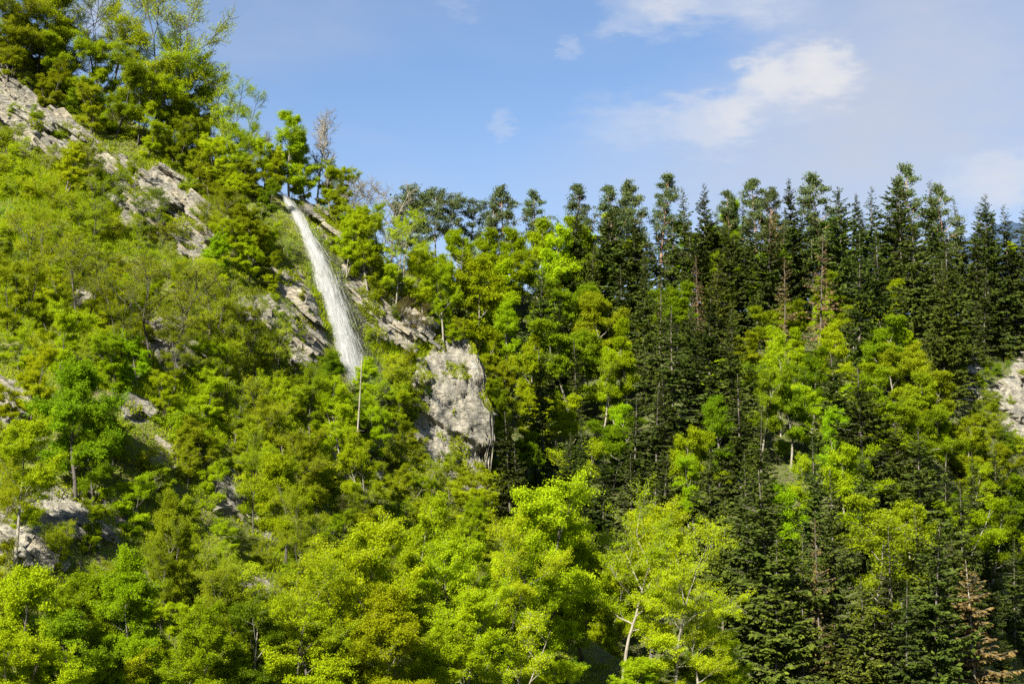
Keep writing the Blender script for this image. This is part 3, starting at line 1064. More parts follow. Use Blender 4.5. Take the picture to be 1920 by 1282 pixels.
# ---- trees on and beside the waterfall hillside: (shape, leaf, column, row of the top, height, width factor, bark)
LEFT = [
    # skyline
    ('nearD', 'olive', -25, -60, 10, 1.1, None), ('nearD', 'olive', 20, -70, 12, 1.1, 'dark'), ('nearC', 'olive', 70, -80, 12, .95, 'dark'), ('nearD', 'fresh', 115, -60, 13, 1.0, None), ('nearC', 'olive', 60, 10, 7, 1.2, None),
    ('nearE', 'olive', 20, 40, 6, 1.2, None), ('nearE', 'olive', 130, 40, 8, 1.2, None), ('nearE', 'fresh', 165, 60, 8, 1.2, None), ('thinC', 'olive', 205, -50, 14, 1.0, None), ('nearD', 'fresh', 250, -35, 15, .95, None),
    ('thinC', 'fresh', 320, -50, 16, 1.0, None), ('nearD', 'fresh', 345, 40, 13, 1.05, None), ('nearD', 'fresh', 300, 70, 10, 1.1, None), ('nearE', 'olive', 215, 90, 9, 1.1, None), ('nearE', 'fresh', 260, 120, 8, 1.1, None),
    ('nearE', 'fresh', 375, 110, 9.5, 1.1, None), ('nearE', 'olive', 310, 160, 6, 1.2, None), ('thinB', 'fresh', 430, 112, 9.5, .8, None), ('nearE', 'fresh', 395, 185, 6.5, 1.1, None), ('nearE', 'olive', 350, 210, 5, 1.2, None),
    ('thinB', 'fresh', 462, 238, 6, .8, None), ('nearE', 'fresh', 440, 260, 5, 1.1, None), ('bareA', 'olive', 497, 245, 6.5, .6, 'grey'), ('nearE', 'olive', 485, 290, 4.6, 1.2, None), ('nearC', 'fresh', 455, 300, 4.5, 1.1, None), ('nearC', 'fresh', 508, 285, 4.6, .9, None), ('thinC', 'fresh', 475, 285, 4.5, 1.0, None),
    ('columnA', 'fresh', 545, 212, 8.2, 1.0, None), ('columnA', 'fresh', 575, 250, 6.5, .9, None), ('nearE', 'fresh', 572, 300, 3.6, .9, None), ('bareA', 'olive', 598, 203, 9.6, .8, 'grey'), ('nearE', 'fresh', 628, 300, 5.0, 1.0, None), ('bareB', 'olive', 650, 335, 5.0, 1.2, 'grey'),
    ('bareB', 'olive', 668, 318, 6.5, 1.0, 'grey'), ('bareB', 'olive', 715, 330, 6.0, .9, 'grey'), ('thinB', 'olive', 640, 330, 5, .9, None),
    ('nearE', 'fresh', 405, 250, 5.5, 1.1, None), ('nearC', 'olive', 370, 250, 5, 1.2, None), ('nearE', 'olive', 425, 300, 4.5, 1.2, None), ('nearE', 'olive', 330, 235, 4.5, 1.2, None), ('nearC', 'olive', 395, 300, 4.0, 1.3, None),
    ('nearE', 'olive', 180, 150, 5.5, 1.2, None), ('nearE', 'olive', 95, 110, 5, 1.2, None), ('nearE', 'fresh', 275, 215, 4.5, 1.2, None), ('thinB', 'fresh', 445, 215, 7, .9, None), ('thinC', 'fresh', 400, 130, 9, .9, None),
    ('nearD', 'fresh', 470, 205, 8.5, .85, None), ('nearE', 'fresh', 505, 248, 6.2, .9, None), ('thinC', 'fresh', 450, 150, 9.5, .85, None), ('nearC', 'fresh', 515, 270, 5, .7, None), ('nearE', 'fresh', 605, 300, 4.5, 1.1, None), ('nearE', 'olive', 648, 350, 4.5, 1.1, None),
    ('nearE', 'fresh', 705, 372, 7, 1.1, None), ('bareB', 'olive', 690, 312, 7.5, 1.0, 'grey'), ('bareB', 'olive', 735, 322, 8, .9, 'grey'), ('bareA', 'olive', 620, 215, 8.8, .7, 'grey'),
    # beside the fall
    ('nearE', 'olive', 455, 335, 5.5, 1.2, None), ('nearG', 'olive', 478, 385, 5.5, 1.1, None), ('nearE', 'yellow', 430, 400, 5.0, 1.1, None), ('nearE', 'olive', 505, 465, 4.0, 1.0, None),
    ('nearG', 'fresh', 470, 440, 4.5, 1.1, None), ('nearE', 'yellow', 520, 505, 3.0, 1.0, None),
    ('nearC', 'fresh', 650, 395, 6.5, 1.0, None), ('nearA', 'fresh', 692, 372, 9.5, .95, None), ('nearB', 'fresh', 742, 388, 10.5, .9, 'grey'), ('nearC', 'fresh', 790, 445, 8.5, 1.0, None),
    ('nearA', 'fresh', 832, 480, 8.5, .9, None), ('nearE', 'olive', 862, 590, 2.6, 1.0, None), ('nearG', 'lime', 735, 505, 3.4, 1.2, None), ('nearE', 'olive', 690, 470, 4, 1.1, None),
    ('thinA', 'brown', 772, 555, 4.6, 1.2, None), ('nearG', 'fresh', 850, 605, 2.4, 1.2, None),
    ('poleA', 'olive', 666, 672, 11.4, 1.0, None),
    # scrub on the face
    ('thinB', 'olive', 180, 262, 6.0, .8, None), ('thinC', 'olive', 60, 385, 8, 1.0, None), ('nearE', 'olive', 20, 470, 7, 1.0, None), ('thinA', 'olive', 160, 440, 7.5, 1.1, None),
    ('thinC', 'olive', 225, 500, 8, 1.0, None), ('thinA', 'olive', 300, 470, 9, 1.1, None), ('thinC', 'olive', 385, 480, 8.5, 1.1, None), ('thinC', 'olive', 450, 525, 8, 1.0, None),
    ('thinA', 'fresh', 500, 590, 7, 1.0, None), ('nearD', 'fresh', 430, 600, 7, 1.0, None), ('nearD', 'olive', 330, 565, 7, 1.0, None), ('nearE', 'fresh', 110, 560, 6, 1.0, None),
    ('nearE', 'yellow', 60, 620, 6, 1.0, None), ('nearG', 'mid', 150, 665, 9.5, 1.05, None), ('nearG', 'mid', 180, 770, 6.5, .85, None), ('nearE', 'fresh', 310, 690, 3.5, 1.1, None),
    ('nearD', 'fresh', 585, 668, 7, 1.1, None), ('nearA', 'fresh', 540, 690, 8.5, .9, None), ('nearD', 'olive', 490, 700, 8, 1.0, None), ('nearC', 'fresh', 640, 700, 7.5, 1.1, None), ('nearD', 'fresh', 690, 705, 6.5, 1.0, None),
    ('nearE', 'fresh', 700, 745, 5.5, 1.0, None), ('nearC', 'fresh', 700, 800, 8, .9, None), ('nearE', 'olive', 600, 790, 7, 1.0, None), ('nearE', 'fresh', 735, 715, 4.5, 1.0, None), ('nearE', 'olive', 745, 775, 4.0, .9, None), ('nearE', 'olive', 760, 650, 3.0, 1.2, None), ('nearE', 'fresh', 790, 880, 4, 1.0, None),
    ('nearD', 'olive', 560, 800, 7.5, 1.0, None), ('thinB', 'fresh', 440, 700, 6, 1.1, None), ('nearD', 'fresh', 480, 790, 8, .9, None), ('nearE', 'fresh', 395, 855, 4, 1.0, None),
    ('nearE', 'olive', 450, 775, 4.5, 1.0, None), ('nearD', 'fresh', 835, 850, 4.5, 1.1, None), ('nearC', 'fresh', 870, 930, 5.5, 1.0, None), ('nearE', 'yellow', 925, 880, 6.5, .8, None),
    # foot of the slope
    ('nearA', 'yellow', 40, 765, 10, 1.0, None), ('nearD', 'yellow', -5, 850, 9, 1.0, None), ('nearC', 'olive', 345, 915, 8, .8, None), ('nearD', 'olive', 310, 965, 7, .9, None),
    ('nearD', 'olive', 405, 990, 8, 1.0, None), ('nearG', 'fresh', 540, 850, 8, 1.0, None), ('nearB', 'olive', 555, 905, 9, .9, None),
    ('nearC', 'lime', 258, 1020, 9, 1.0, None), ('nearC', 'lime', 215, 1090, 8, 1.0, None), ('nearA', 'fresh', 140, 1050, 8, 1.0, None), ('nearG', 'yellow', 40, 1060, 8.5, 1.0, None),
    ('nearE', 'yellow', -10, 1140, 7, 1.1, None), ('nearG', 'mid', 130, 1140, 7, 1.1, None), ('nearC', 'fresh', 330, 1120, 8, 1.0, None), ('nearE', 'yellow', 90, 1200, 6, 1.2, None),
    ('nearD', 'olive', 420, 1050, 9, 1.0, None), ('nearA', 'mid', 480, 1110, 8, 1.0, None), ('nearE', 'fresh', 400, 1200, 6, 1.2, None), ('nearB', 'yellow', 560, 1030, 11, 1.0, None),
    ('nearA', 'yellow', 640, 1000, 12, 1.0, None), ('nearA', 'yellow', 690, 950, 12, 1.0, None), ('nearG', 'yellow', 600, 1120, 9, 1.1, None), ('nearE', 'yellow', 520, 1180, 7, 1.2, None),
    ('nearC', 'fresh', 780, 920, 12, 1.0, None), ('nearA', 'fresh', 850, 985, 12, 1.0, None), ('paleD', 'fresh', 755, 1050, 9, 1.0, None), ('nearC', 'yellow', 700, 1090, 10, 1.1, None),
    ('nearA', 'fresh', 860, 1080, 10, 1.1, None), ('paleD', 'fresh', 945, 1130, 9, 1.0, None), ('nearC', 'yellow', 800, 1160, 8, 1.2, None), ('nearE', 'fresh', 650, 1190, 7, 1.2, None),
    ('nearE', 'yellow', 240, 1210, 6, 1.2, None), ('paleD', 'fresh', 890, 1180, 7, 1.0, None),
    ('nearA', 'yellow', 1010, 882, 15.5, 1.1, 'dark'), ('nearC', 'yellow', 1100, 930, 13, 1.05, 'dark'), ('nearA', 'yellow', 1215, 930, 14, .95, 'grey'), ('nearC', 'fresh', 960, 1010, 11, 1.0, None), ('nearB', 'yellow', 935, 950, 13, .9, None), ('nearF', 'yellow', 1165, 890, 17, .95, None), ('nearB', 'yellow', 1255, 960, 15, 1.0, 'grey'),
    ('nearB', 'yellow', 1310, 1060, 12, 1.05, 'grey'), ('nearC', 'yellow', 1360, 1120, 9, 1.0, 'pale'), ('nearE', 'mid', 1030, 1215, 5, 1.1, None),
    ('nearE', 'mid', 1180, 1240, 4, 1.2, None), ('nearE', 'mid', 1265, 1215, 5.5, 1.2, None), ('nearC', 'fresh', 1340, 1210, 6, 1.1, None), ('nearE', 'fresh', 1400, 1240, 5, 1.0, None),
    ('nearE', 'yellow', 1010, 1210, 6, 1.1, None), ('nearE', 'yellow', 760, 1230, 6, 1.2, None), ('nearG', 'fresh', 1180, 1230, 5, 1.2, None),
]
for key, colr, u, vt, h, w, bk in LEFT:
    T(key, colr, u, vt, h, w, bk, LABELS.get((key, u)))

# ---- the wooded slope
RIGHT = [
    # skyline pines and spruces
    ('pineC', 'pine', 752, 348, 15, 1.0), ('pineC', 'pine', 792, 356, 14, 1.0), ('pineC', 'pine', 818, 349, 15, 1.0), ('pineC', 'pine', 846, 362, 14, 1.0), ('pineC', 'pine', 876, 375, 13, 1.0),
    ('pineA', 'pine', 955, 350, 19, 1.15), ('pineB', 'pine', 922, 384, 16, .9), ('pineD', 'pine', 1010, 358, 19, .9), ('spruceD', 'spruce', 1040, 408, 15, .9),
    ('pineB', 'pine', 1093, 346, 22, 1.0), ('pineB', 'pine', 1146, 350, 22, 1.0), ('pineA', 'pine', 1196, 338, 23, .95), ('pineB', 'pine', 1233, 326, 24, .95), ('pineD', 'pine', 1178, 372, 20, .9),
    ('spruceB', 'spruce', 1285, 352, 24, 1.0), ('spruceA', 'spruce', 1317, 344, 24, .95), ('spruceC', 'spruce', 1262, 400, 20, 1.0), ('pineB', 'pine', 1362, 360, 21, .9),
    ('pineB', 'pine', 1418, 336, 24, 1.0), ('pineA', 'pine', 1445, 352, 23, .8), ('spruceA', 'spruce', 1487, 333, 25, .95), ('pineD', 'pine', 1537, 327, 26, 1.0), ('spruceB', 'spruce', 1575, 350, 25, 1.1),
    ('spruceA', 'spruce', 1603, 362, 22, .8), ('spruceC', 'spruce', 1628, 350, 25, .95), ('spruceA', 'spruce', 1665, 327, 27, 1.0), ('pineD', 'pine', 1701, 307, 28, .8), ('spruceB', 'spruce', 1690, 372, 24, 1.0),
    ('spruceA', 'spruce', 1746, 338, 28, 1.15), ('pineD', 'pine', 1772, 346, 26, .75), ('spruceC', 'spruce', 1800, 372, 24, .9), ('spruceA', 'spruce', 1844, 360, 27, 1.1), ('spruceB', 'spruce', 1890, 384, 25, 1.0),
    ('spruceC', 'spruce', 1520, 372, 22, .9), ('spruceA', 'spruce', 1400, 395, 20, .9), ('spruceA', 'spruce', 1340, 390, 19, .8), ('spruceC', 'spruce', 1925, 400, 24, 1.0),
    # behind the crest
    ('spruceC', 'spruce', 1375, 440, 15, 1.2), ('spruceA', 'spruce', 1345, 430, 16, 1.2), ('spruceC', 'spruce', 1430, 440, 15, 1.2), ('spruceA', 'spruce', 1475, 450, 15, 1.2),
    # second rank
    ('spruceA', 'spruce', 1075, 392, 20, 1.10),
    ('spruceC', 'spruce', 1120, 404, 18, 1.00),
    ('spruceG', 'spruce', 1140, 384, 21, 1.20),
    ('spruceF', 'spruce', 1188, 410, 19, 1.10),
    ('spruceB', 'spruce', 1208, 396, 20, 1.00),
    ('spruceA', 'spruce', 1255, 388, 18, 1.20),
    ('spruceC', 'spruce', 1300, 402, 21, 1.10),
    ('spruceG', 'spruce', 1320, 392, 19, 1.00),
    ('spruceF', 'spruce', 1368, 404, 20, 1.20),
    ('spruceB', 'spruce', 1388, 384, 18, 1.10),
    ('spruceA', 'spruce', 1435, 404, 21, 1.00),
    ('spruceC', 'spruce', 1480, 390, 19, 1.20),
    ('spruceG', 'spruce', 1500, 382, 20, 1.10),
    ('spruceF', 'spruce', 1548, 396, 18, 1.00),
    ('spruceB', 'spruce', 1568, 386, 21, 1.20),
    ('spruceA', 'spruce', 1615, 398, 19, 1.10),
    ('spruceC', 'spruce', 1660, 378, 20, 1.00),
    ('spruceG', 'spruce', 1680, 404, 18, 1.20),
    ('spruceF', 'spruce', 1728, 390, 21, 1.10),
    ('spruceB', 'spruce', 1748, 382, 19, 1.00),
    ('spruceA', 'spruce', 1795, 396, 20, 1.20),
    ('spruceC', 'spruce', 1840, 386, 18, 1.10),
    ('spruceG', 'spruce', 1860, 398, 21, 1.00),
    ('spruceF', 'spruce', 1908, 378, 19, 1.20),
    ('spruceC', 'spruce', 1715, 400, 25, 1.1), ('spruceA', 'spruce', 1650, 420, 25, 1.1), ('spruceC', 'spruce', 1600, 440, 24, 1.0), ('spruceB', 'spruce', 1775, 430, 25, 1.1), ('spruceA', 'spruce', 1830, 440, 18, 1.0),
    ('spruceA', 'spruce_light', 1762, 490, 22, 1.15), ('spruceC', 'spruce', 1890, 450, 18, 1.0), ('spruceC', 'spruce_light', 1870, 530, 12, 1.0), ('farB', 'fresh', 1892, 450, 15, .6),
    ('spruceA', 'spruce', 1460, 400, 20, .9), ('spruceD', 'dying', 1450, 390, 21, 1.0), ('deadA', 'dead', 1530, 440, 22, 1.15), ('deadA', 'dying', 1468, 480, 18, 1.0), ('deadA', 'dead', 1308, 480, 15, .8),
    ('farC', 'lime', 1525, 405, 17, .95), ('farA', 'lime', 1560, 440, 15, .95), ('farC', 'fresh', 1555, 510, 11, 1.0), ('farA', 'yellow', 1690, 520, 13, .95), ('farA', 'lime', 1362, 376, 17, .7),
    ('farA', 'yellow', 1088, 408, 18, .9), ('farC', 'fresh', 1060, 425, 17, .8), ('farA', 'fresh', 1005, 412, 16, .9), ('farA', 'fresh', 960, 430, 15, .9), ('farB', 'yellow', 1150, 396, 16, .9), ('farC', 'yellow', 1118, 440, 15, .9),
    ('farD', 'lime', 1305, 450, 13, .8), ('farD', 'fresh', 1385, 430, 16, .9), ('farD', 'fresh', 1415, 470, 14, .9), ('farD', 'olive', 1340, 470, 14, .9), ('farC', 'mid', 1330, 420, 14, 1.0),
    ('farA', 'fresh', 905, 430, 14, 1.0), ('farA', 'fresh', 860, 425, 12, 1.0), ('farC', 'fresh', 880, 470, 13, 1.0), ('farC', 'fresh', 930, 470, 14, .9), ('farB', 'lime', 955, 490, 14, .9),
    ('farC', 'fresh', 900, 540, 12, 1.0), ('farA', 'lime', 945, 560, 12, .9), ('farA', 'olive', 880, 600, 10, 1.0), ('farE', 'olive', 1025, 475, 12, 1.0), ('spruceC', 'spruce', 1010, 500, 19, .95), ('spruceC', 'spruce', 860, 440, 16, .9),
    ('farC', 'mid', 1085, 525, 13, 1.0), ('spruceA', 'spruce', 1205, 470, 21, 1.05), ('spruceC', 'spruce', 1235, 520, 22, 1.1), ('farC', 'fresh', 1265, 530, 12, 1.0), ('farA', 'olive', 1130, 545, 13, 1.2),
    ('farC', 'yellow', 1075, 610, 13, 1.2), ('farA', 'fresh', 990, 625, 13, .8), ('farB', 'lime', 1180, 600, 14, .8), ('farB', 'lime', 1130, 650, 12, .7), ('farE', 'olive', 1160, 660, 11, 1.0),
    ('spruceC', 'spruce', 1020, 650, 18, 1.1), ('spruceB', 'spruce', 1260, 570, 22, 1.2), ('spruceA', 'spruce', 1330, 560, 20, 1.1), ('spruceA', 'spruce', 1365, 580, 20, 1.1),
    ('farB', 'fresh', 1440, 610, 12, .9), ('farE', 'fresh', 1420, 660, 12, .9), ('farD', 'yellow', 1425, 690, 13, .9), ('farA', 'fresh', 1560, 600, 13, .9), ('farA', 'fresh', 1515, 650, 12, 1.0), ('farD', 'fresh', 1460, 620, 14, .7),
    ('farC', 'mid', 1640, 600, 12, 1.1), ('farA', 'fresh', 1670, 640, 12, 1.0), ('farA', 'olive', 1710, 640, 12, 1.1), ('farC', 'fresh', 1790, 615, 9, 1.0), ('farC', 'yellow', 1640, 690, 12, 1.0), ('farA', 'olive', 1720, 700, 12, 1.1),
    ('spruceC', 'spruce', 1610, 690, 19, 1.1), ('spruceA', 'spruce', 1570, 660, 18, 1.0), ('farC', 'olive', 1750, 700, 11, 1.1), ('farC', 'yellow', 1700, 760, 12, 1.2), ('farC', 'olive', 1800, 775, 9, 1.1), ('farA', 'olive', 1835, 810, 9, 1.0),
    ('farB', 'lime', 1765, 765, 10, .7), ('farD', 'lime', 1555, 760, 14, .8), ('farC', 'lime', 1590, 830, 12, .9), ('farD', 'yellow', 1505, 850, 12, .8), ('farA', 'fresh', 1480, 705, 12, 1.0),
    ('spruceC', 'spruce', 1720, 800, 19, 1.25), ('spruceB', 'spruce', 1560, 880, 20, 1.1), ('spruceC', 'spruce', 1530, 820, 19, 1.0),
    ('spruceA', 'spruce', 1390, 700, 21, 1.1), ('farA', 'fresh', 1345, 740, 12, .9), ('spruceA', 'spruce', 1420, 770, 22, 1.05), 
    ('spruceC', 'spruce', 1225, 720, 18, 1.1), ('spruceA', 'spruce', 1190, 740, 16, 1.2), ('spruceC', 'spruce', 1090, 780, 15, 1.1), ('spruceA', 'spruce', 960, 770, 14, 1.0), ('spruceA', 'spruce', 1065, 810, 13, 1.1),
    ('farC', 'fresh', 1140, 785, 9, 1.2), ('farC', 'fresh', 1290, 800, 13, .8), ('farD', 'lime', 1300, 850, 11, .8), ('farC', 'yellow', 1055, 740, 10, 1.0), ('farA', 'olive', 930, 730, 10, .9), ('farA', 'yellow', 985, 720, 10, .8), ('farC', 'lime', 1160, 760, 9, .8),
    ('spruceC', 'spruce', 975, 830, 13, 1.0), ('spruceA', 'spruce', 1010, 840, 13, 1.0), ('spruceC', 'spruce', 1130, 850, 14, 1.1), ('spruceA', 'spruce', 1180, 850, 15, 1.1), ('spruceC', 'spruce', 1235, 850, 17, 1.1),
    ('farA', 'lime', 1475, 900, 13, .9), ('spruceA', 'spruce', 1440, 880, 25, 1.15), ('spruceC', 'spruce_light', 1350, 930, 17, 1.0), ('spruceB', 'spruce', 1400, 850, 22, 1.1), ('spruceA', 'spruce_light', 1445, 1010, 22, 1.25),
    ('deadA', 'dying', 1533, 970, 19, .8), ('spruceB', 'spruce_light', 1500, 1000, 19, 1.0), ('farE', 'olive', 1625, 960, 14, 1.3), 
    ('farC', 'olive', 1680, 930, 12, 1.1), ('spruceA', 'spruce_light', 1725, 950, 17, .9), ('spruceC', 'spruce', 1800, 900, 17, 1.0), ('spruceG', 'spruce', 1665, 985, 19, 1.1), ('spruceC', 'spruce', 1740, 985, 19, 1.1), ('spruceC', 'spruce', 1690, 1085, 15, 1.0),  # dense spruces ending this row are added to shade the hollow
    ('spruceC', 'spruce_light', 1620, 1080, 16, 1.1), ('spruceC', 'spruce_light', 1640, 1150, 11, 1.5), ('deadB', 'dying', 1822, 1050, 16.5, 1.35), ('deadB', 'dying', 1748, 1170, 9, .9),
    ('spruceE', 'spruce', 1880, 1180, 8, 1.0), ('spruceC', 'spruce', 1895, 1010, 15, 1.1), ('spruceG', 'spruce', 1850, 990, 14, 1.1), ('spruceC', 'spruce', 1925, 1080, 13, 1.2), ('spruceA', 'spruce', 1785, 1010, 14, 1.1), ('spruceE', 'spruce_light', 1560, 1170, 10, 1.2), ('farC', 'mid', 1900, 890, 12, 1.2), ('farC', 'mid', 1850, 930, 11, 1.1),  # the larger dark spruces here are added to darken the lower right corner
    ('farA', 'olive', 1885, 830, 9, 1.1), ('farC', 'olive', 1835, 850, 10, 1.2), 
]
for n_, (key, colr, u, vt, h, w) in enumerate(RIGHT):
    if colr in ('fresh', 'yellow') and (key, u) not in LABELS and u > 1000:
        colr = prnd.choice([colr, colr, 'olive', 'mid', 'mid'])
    if key.startswith('spruce') and (key, u) not in LABELS and key != 'spruceE':
        key = prnd.choice([key, key, 'spruceF', 'spruceG', 'spruceB', 'spruceD'])
    T(key, colr, u, vt, h, w * (prnd.uniform(.95, 1.35) if key.startswith('spruce') else 1.0), None, LABELS.get((key, u)), dmin=174.0 if u < 940 else 138.0)
N_HAND = len(TREES)

# ---- fill: what still shows bare between the trees named above
frnd = random.Random(11)


class Spacer:
    def __init__(self, cell):
        self.c, self.d = cell, {}

    def ok(self, p, r):
        k = (int(p[0] // self.c), int(p[1] // self.c), int(p[2] // self.c))
        for i in (-1, 0, 1):
            for j in (-1, 0, 1):
                for l in (-1, 0, 1):
                    for q in self.d.get((k[0] + i, k[1] + j, k[2] + l), ()):
                        if (q[0] - p[0]) ** 2 + (q[1] - p[1]) ** 2 + (q[2] - p[2]) ** 2 < r * r:
                            return False
        return True

    def add(self, p):
        k = (int(p[0] // self.c), int(p[1] // self.c), int(p[2] // self.c))
        self.d.setdefault(k, []).append(tuple(p))


sp2 = Spacer(6.5)
for t in TREES:
    sp2.add(t['base'])
order = [i for i in range(len(V2)) if not BACK2[i]]
frnd.shuffle(order)
u2, v2 = proj(V2)
n_fill = 0
for i in order:
    u, v = u2[i], v2[i]
    if not (880 < u < 1960 and 480 < v < 1420) or ROCK2[i] > 0.3 or n_fill >= 60:
        continue
    if u > 1690 and v > 1120 or u > 1560 and v > 1230:
        continue
    if pip(u, v, [(1400, 560), (1500, 560), (1510, 640), (1390, 640)]):
        continue
    if any(pip(u, v - k, q) for q in ROCKS2 for k in (0, 25, 50, 75, 100, 130, 160)):
        continue
    p = V2[i]
    if not sp2.ok(p, 5.2 if u < 1200 else 6.4):
        continue
    sp2.add(p)
    if u < 1010:
        ps = 0.30
    elif u < 1210:
        ps = 0.5
    elif u < 1450 or v < 620:
        ps = 0.78
    elif v < 900:
        ps = 0.42
    else:
        ps = 0.75
    if frnd.random() < ps - .1:
        key = frnd.choice(['spruceA', 'spruceB', 'spruceC', 'spruceG', 'spruceF', 'spruceD'])
        plant(key, 'spruce' if frnd.random() < .7 else 'spruce_light', (p[0], p[1], p[2] - .2), frnd.uniform(11, 17), frnd.uniform(.95, 1.25))
    else:
        key = frnd.choice(['farA', 'farB', 'farC', 'farC', 'farD', 'farE'])
        plant(key, frnd.choice(['fresh', 'olive', 'yellow', 'fresh', 'mid']), (p[0], p[1], p[2] - .2), frnd.uniform(7, 11), frnd.uniform(.95, 1.25))
    n_fill += 1

sp1 = Spacer(4.0)
for t in TREES:
    sp1.add(t['base'])
order = [i for i in range(len(V1)) if not BACK1[i]]
frnd.shuffle(order)
u1, v1 = proj(V1)
n_shrub = 0
for i in order:
    u, v = u1[i], v1[i]
    if n_shrub >= 260:
        break
    if not (-20 < u < 960 and 60 < v < 1330) or ROCK1[i] > 0.25:
        continue
    p = V1[i]
    if not sp1.ok(p, 2.3):
        continue
    h = frnd.uniform(1.6, 3.6)
    if pip(u, v, [(500, 340), (560, 350), (645, 520), (720, 720), (640, 740), (540, 470)]):
        continue
    hp = h * F / V1[i][1]
    if frnd.random() < .88 and any(pip(u, v - hp * k, q) for q in ROCKS for k in (.2, .5, .9)):
        continue
    sp1.add(p)
    key = frnd.choice(['shrubA', 'shrubB', 'shrubC', 'shrubD', 'shrubD'])
    zone = vnoise(np.array([[p[0] / 9, p[1] / 9, p[2] / 9]]), 77)[0]
    colr = frnd.choice(['yellow', 'lime', 'fresh'] if zone > .25 else ['olive', 'fresh', 'yellow'] if zone > -.3 else ['mid', 'olive', 'fresh'])
    if frnd.random() < .42 and v > 330:
        key = frnd.choice(['nearE', 'nearD', 'nearC', 'thinC', 'nearE'])
        h = h * 1.2 + 1.0
    plant(key, colr, (p[0], p[1], p[2] - .15), h, frnd.uniform(.95, 1.4))
    n_shrub += 1
for u, v, h in [(65, 225, 2.2), (48, 165, 1.8), (108, 262, 2.4), (150, 285, 2.0), (185, 335, 2.2), (250, 335, 2.4), (300, 385, 1.8), (345, 360, 2.4), (225, 392, 2.0), (20, 215, 1.6), (90, 300, 2.0), (270, 430, 2.2), (385, 420, 2.0),
                (560, 560, 1.5), (545, 640, 1.6), (700, 560, 2.0), (745, 600, 1.8), (690, 610, 1.6), (30, 985, 2.0), (95, 1040, 2.2), (330, 850, 1.4), (870, 690, .9), (800, 740, 1.1), (835, 870, 1.6),
                (1790, 700, 3.0), (1838, 725, 3.2), (1855, 770, 3.5), (1885, 850, 4.0), (1845, 690, 3.0), (1905, 650, 3.5), (1868, 705, 3.0), (1915, 845, 3.5), (1830, 790, 4.0), (1900, 760, 2.0), (1862, 820, 4.0), (1880, 670, 3.0), (1800, 745, 3.0), (1915, 710, 1.8)]:
    g = seen_ground(u, v)
    if g is not None:
        plant(frnd.choice(['shrubA', 'shrubB', 'shrubD']), frnd.choice(['olive', 'fresh', 'fresh', 'mid']), (g.x, g.y + .2, g.z - .2), h, frnd.uniform(1.0, 1.4))
print("trees", len(TREES), "fill", n_fill, "shrubs", n_shrub)


# ------------------------------------------------------------------ ground cover (uncountable)
def cover(V, Q, keep, n, seed, maxh, size, flat, weight=None):
    rng = np.random.default_rng(seed)
    q = Q[keep]
    A = np.linalg.norm(np.cross(V[q[:, 1]] - V[q[:, 0]], V[q[:, 3]] - V[q[:, 0]]), axis=1)
    if weight is not None:
        A = A * weight(V[q].mean(1))
    idx = rng.choice(len(q), n, p=A / A.sum())
    a, b = rng.random((n, 1)), rng.random((n, 1))
    f = q[idx]
    P = (V[f[:, 0]] * (1 - a) * (1 - b) + V[f[:, 1]] * a * (1 - b) + V[f[:, 2]] * a * b + V[f[:, 3]] * (1 - a) * b)
    lump = np.clip(0.55 + 0.9 * fbm(P, 1.4, 3, seed + 1), 0.05, 1.5)
    P[:, 2] += rng.random(n) * maxh * lump
    P[:, 1] -= rng.random(n) * maxh * 0.6 * lump
    return P, rng


def front_faces(V, Q, back, rock, umin, umax, vmin, vmax, rmax=0.4):
    c = V[Q].mean(1)
    u, v = proj(c)
    return (~back[Q].any(1)) & (rock[Q].mean(1) < rmax) & (u > umin) & (u < umax) & (v > vmin) & (v < vmax)


kf1 = front_faces(V1, Q1, BACK1, ROCK1, -120, 1500, -50, 1400)
patch = lambda c: 0.35 + 1.3 * (fbm(c, 5.0, 3, 51) > -0.1)
P, rng = cover(V1, Q1, kf1, 230000, 21, 0.55, .085, .8, patch)
LV, LQ = leaf_quads(rng, P, 0.072, 0.6, tri=True)
link("undergrowth", make_mesh("undergrowth", LV, None, LQ, mats=[leaf_mat("undergrowth_leaf", (0.11, 0.175, 0.005), (0.29, 0.33, 0.010))]), kind='stuff', label="low leafy undergrowth clinging to the limestone hillside")
# wisps of scrub on rock faces
kr1 = front_faces(V1, Q1, BACK1, 1 - ROCK1, -120, 1500, 50, 1400, 0.5)
P, rng = cover(V1, Q1, kr1, 60000, 23, 0.5, .07, .8, lambda c: 0.02 + 3.0 * (fbm(c, 2.6, 3, 57) > 0.22))
LV, LQ = leaf_quads(rng, P, 0.075, 0.8)
link("creeping_foliage", make_mesh("creeping_foliage", LV, LQ, mats=[LEAF['olive']]), kind='stuff', label="tufts of creeping foliage rooted in the rock faces")


def blades(P, rng, h0, h1, w):
    n = len(P)
    d = unit(rng.normal(0, 1, (n, 3)) * np.array([.5, .5, .15]) + np.array([0.05, -0.35, 1]))
    h = rng.uniform(h0, h1, (n, 1))
    s = unit(np.cross(d, rng.normal(0, 1, (n, 3)))) * w
    tip = P + d * h + np.array([0, -1, -.6]) * h * .25
    return np.stack([P - s, P + s, tip], 1).reshape(-1, 3), np.arange(n * 3).reshape(n, 3)


GP = [[(-20, 300), (150, 300), (260, 420), (250, 480), (60, 470), (-20, 440)], [(230, 640), (420, 690), (440, 770), (260, 760), (60, 660)], [(-20, 480), (200, 560), (260, 690), (60, 700)],
      [(380, 760), (440, 800), (420, 850), (370, 820)], [(680, 640), (800, 620), (800, 690), (720, 690)], [(330, 730), (470, 780), (420, 830), (300, 800)]]


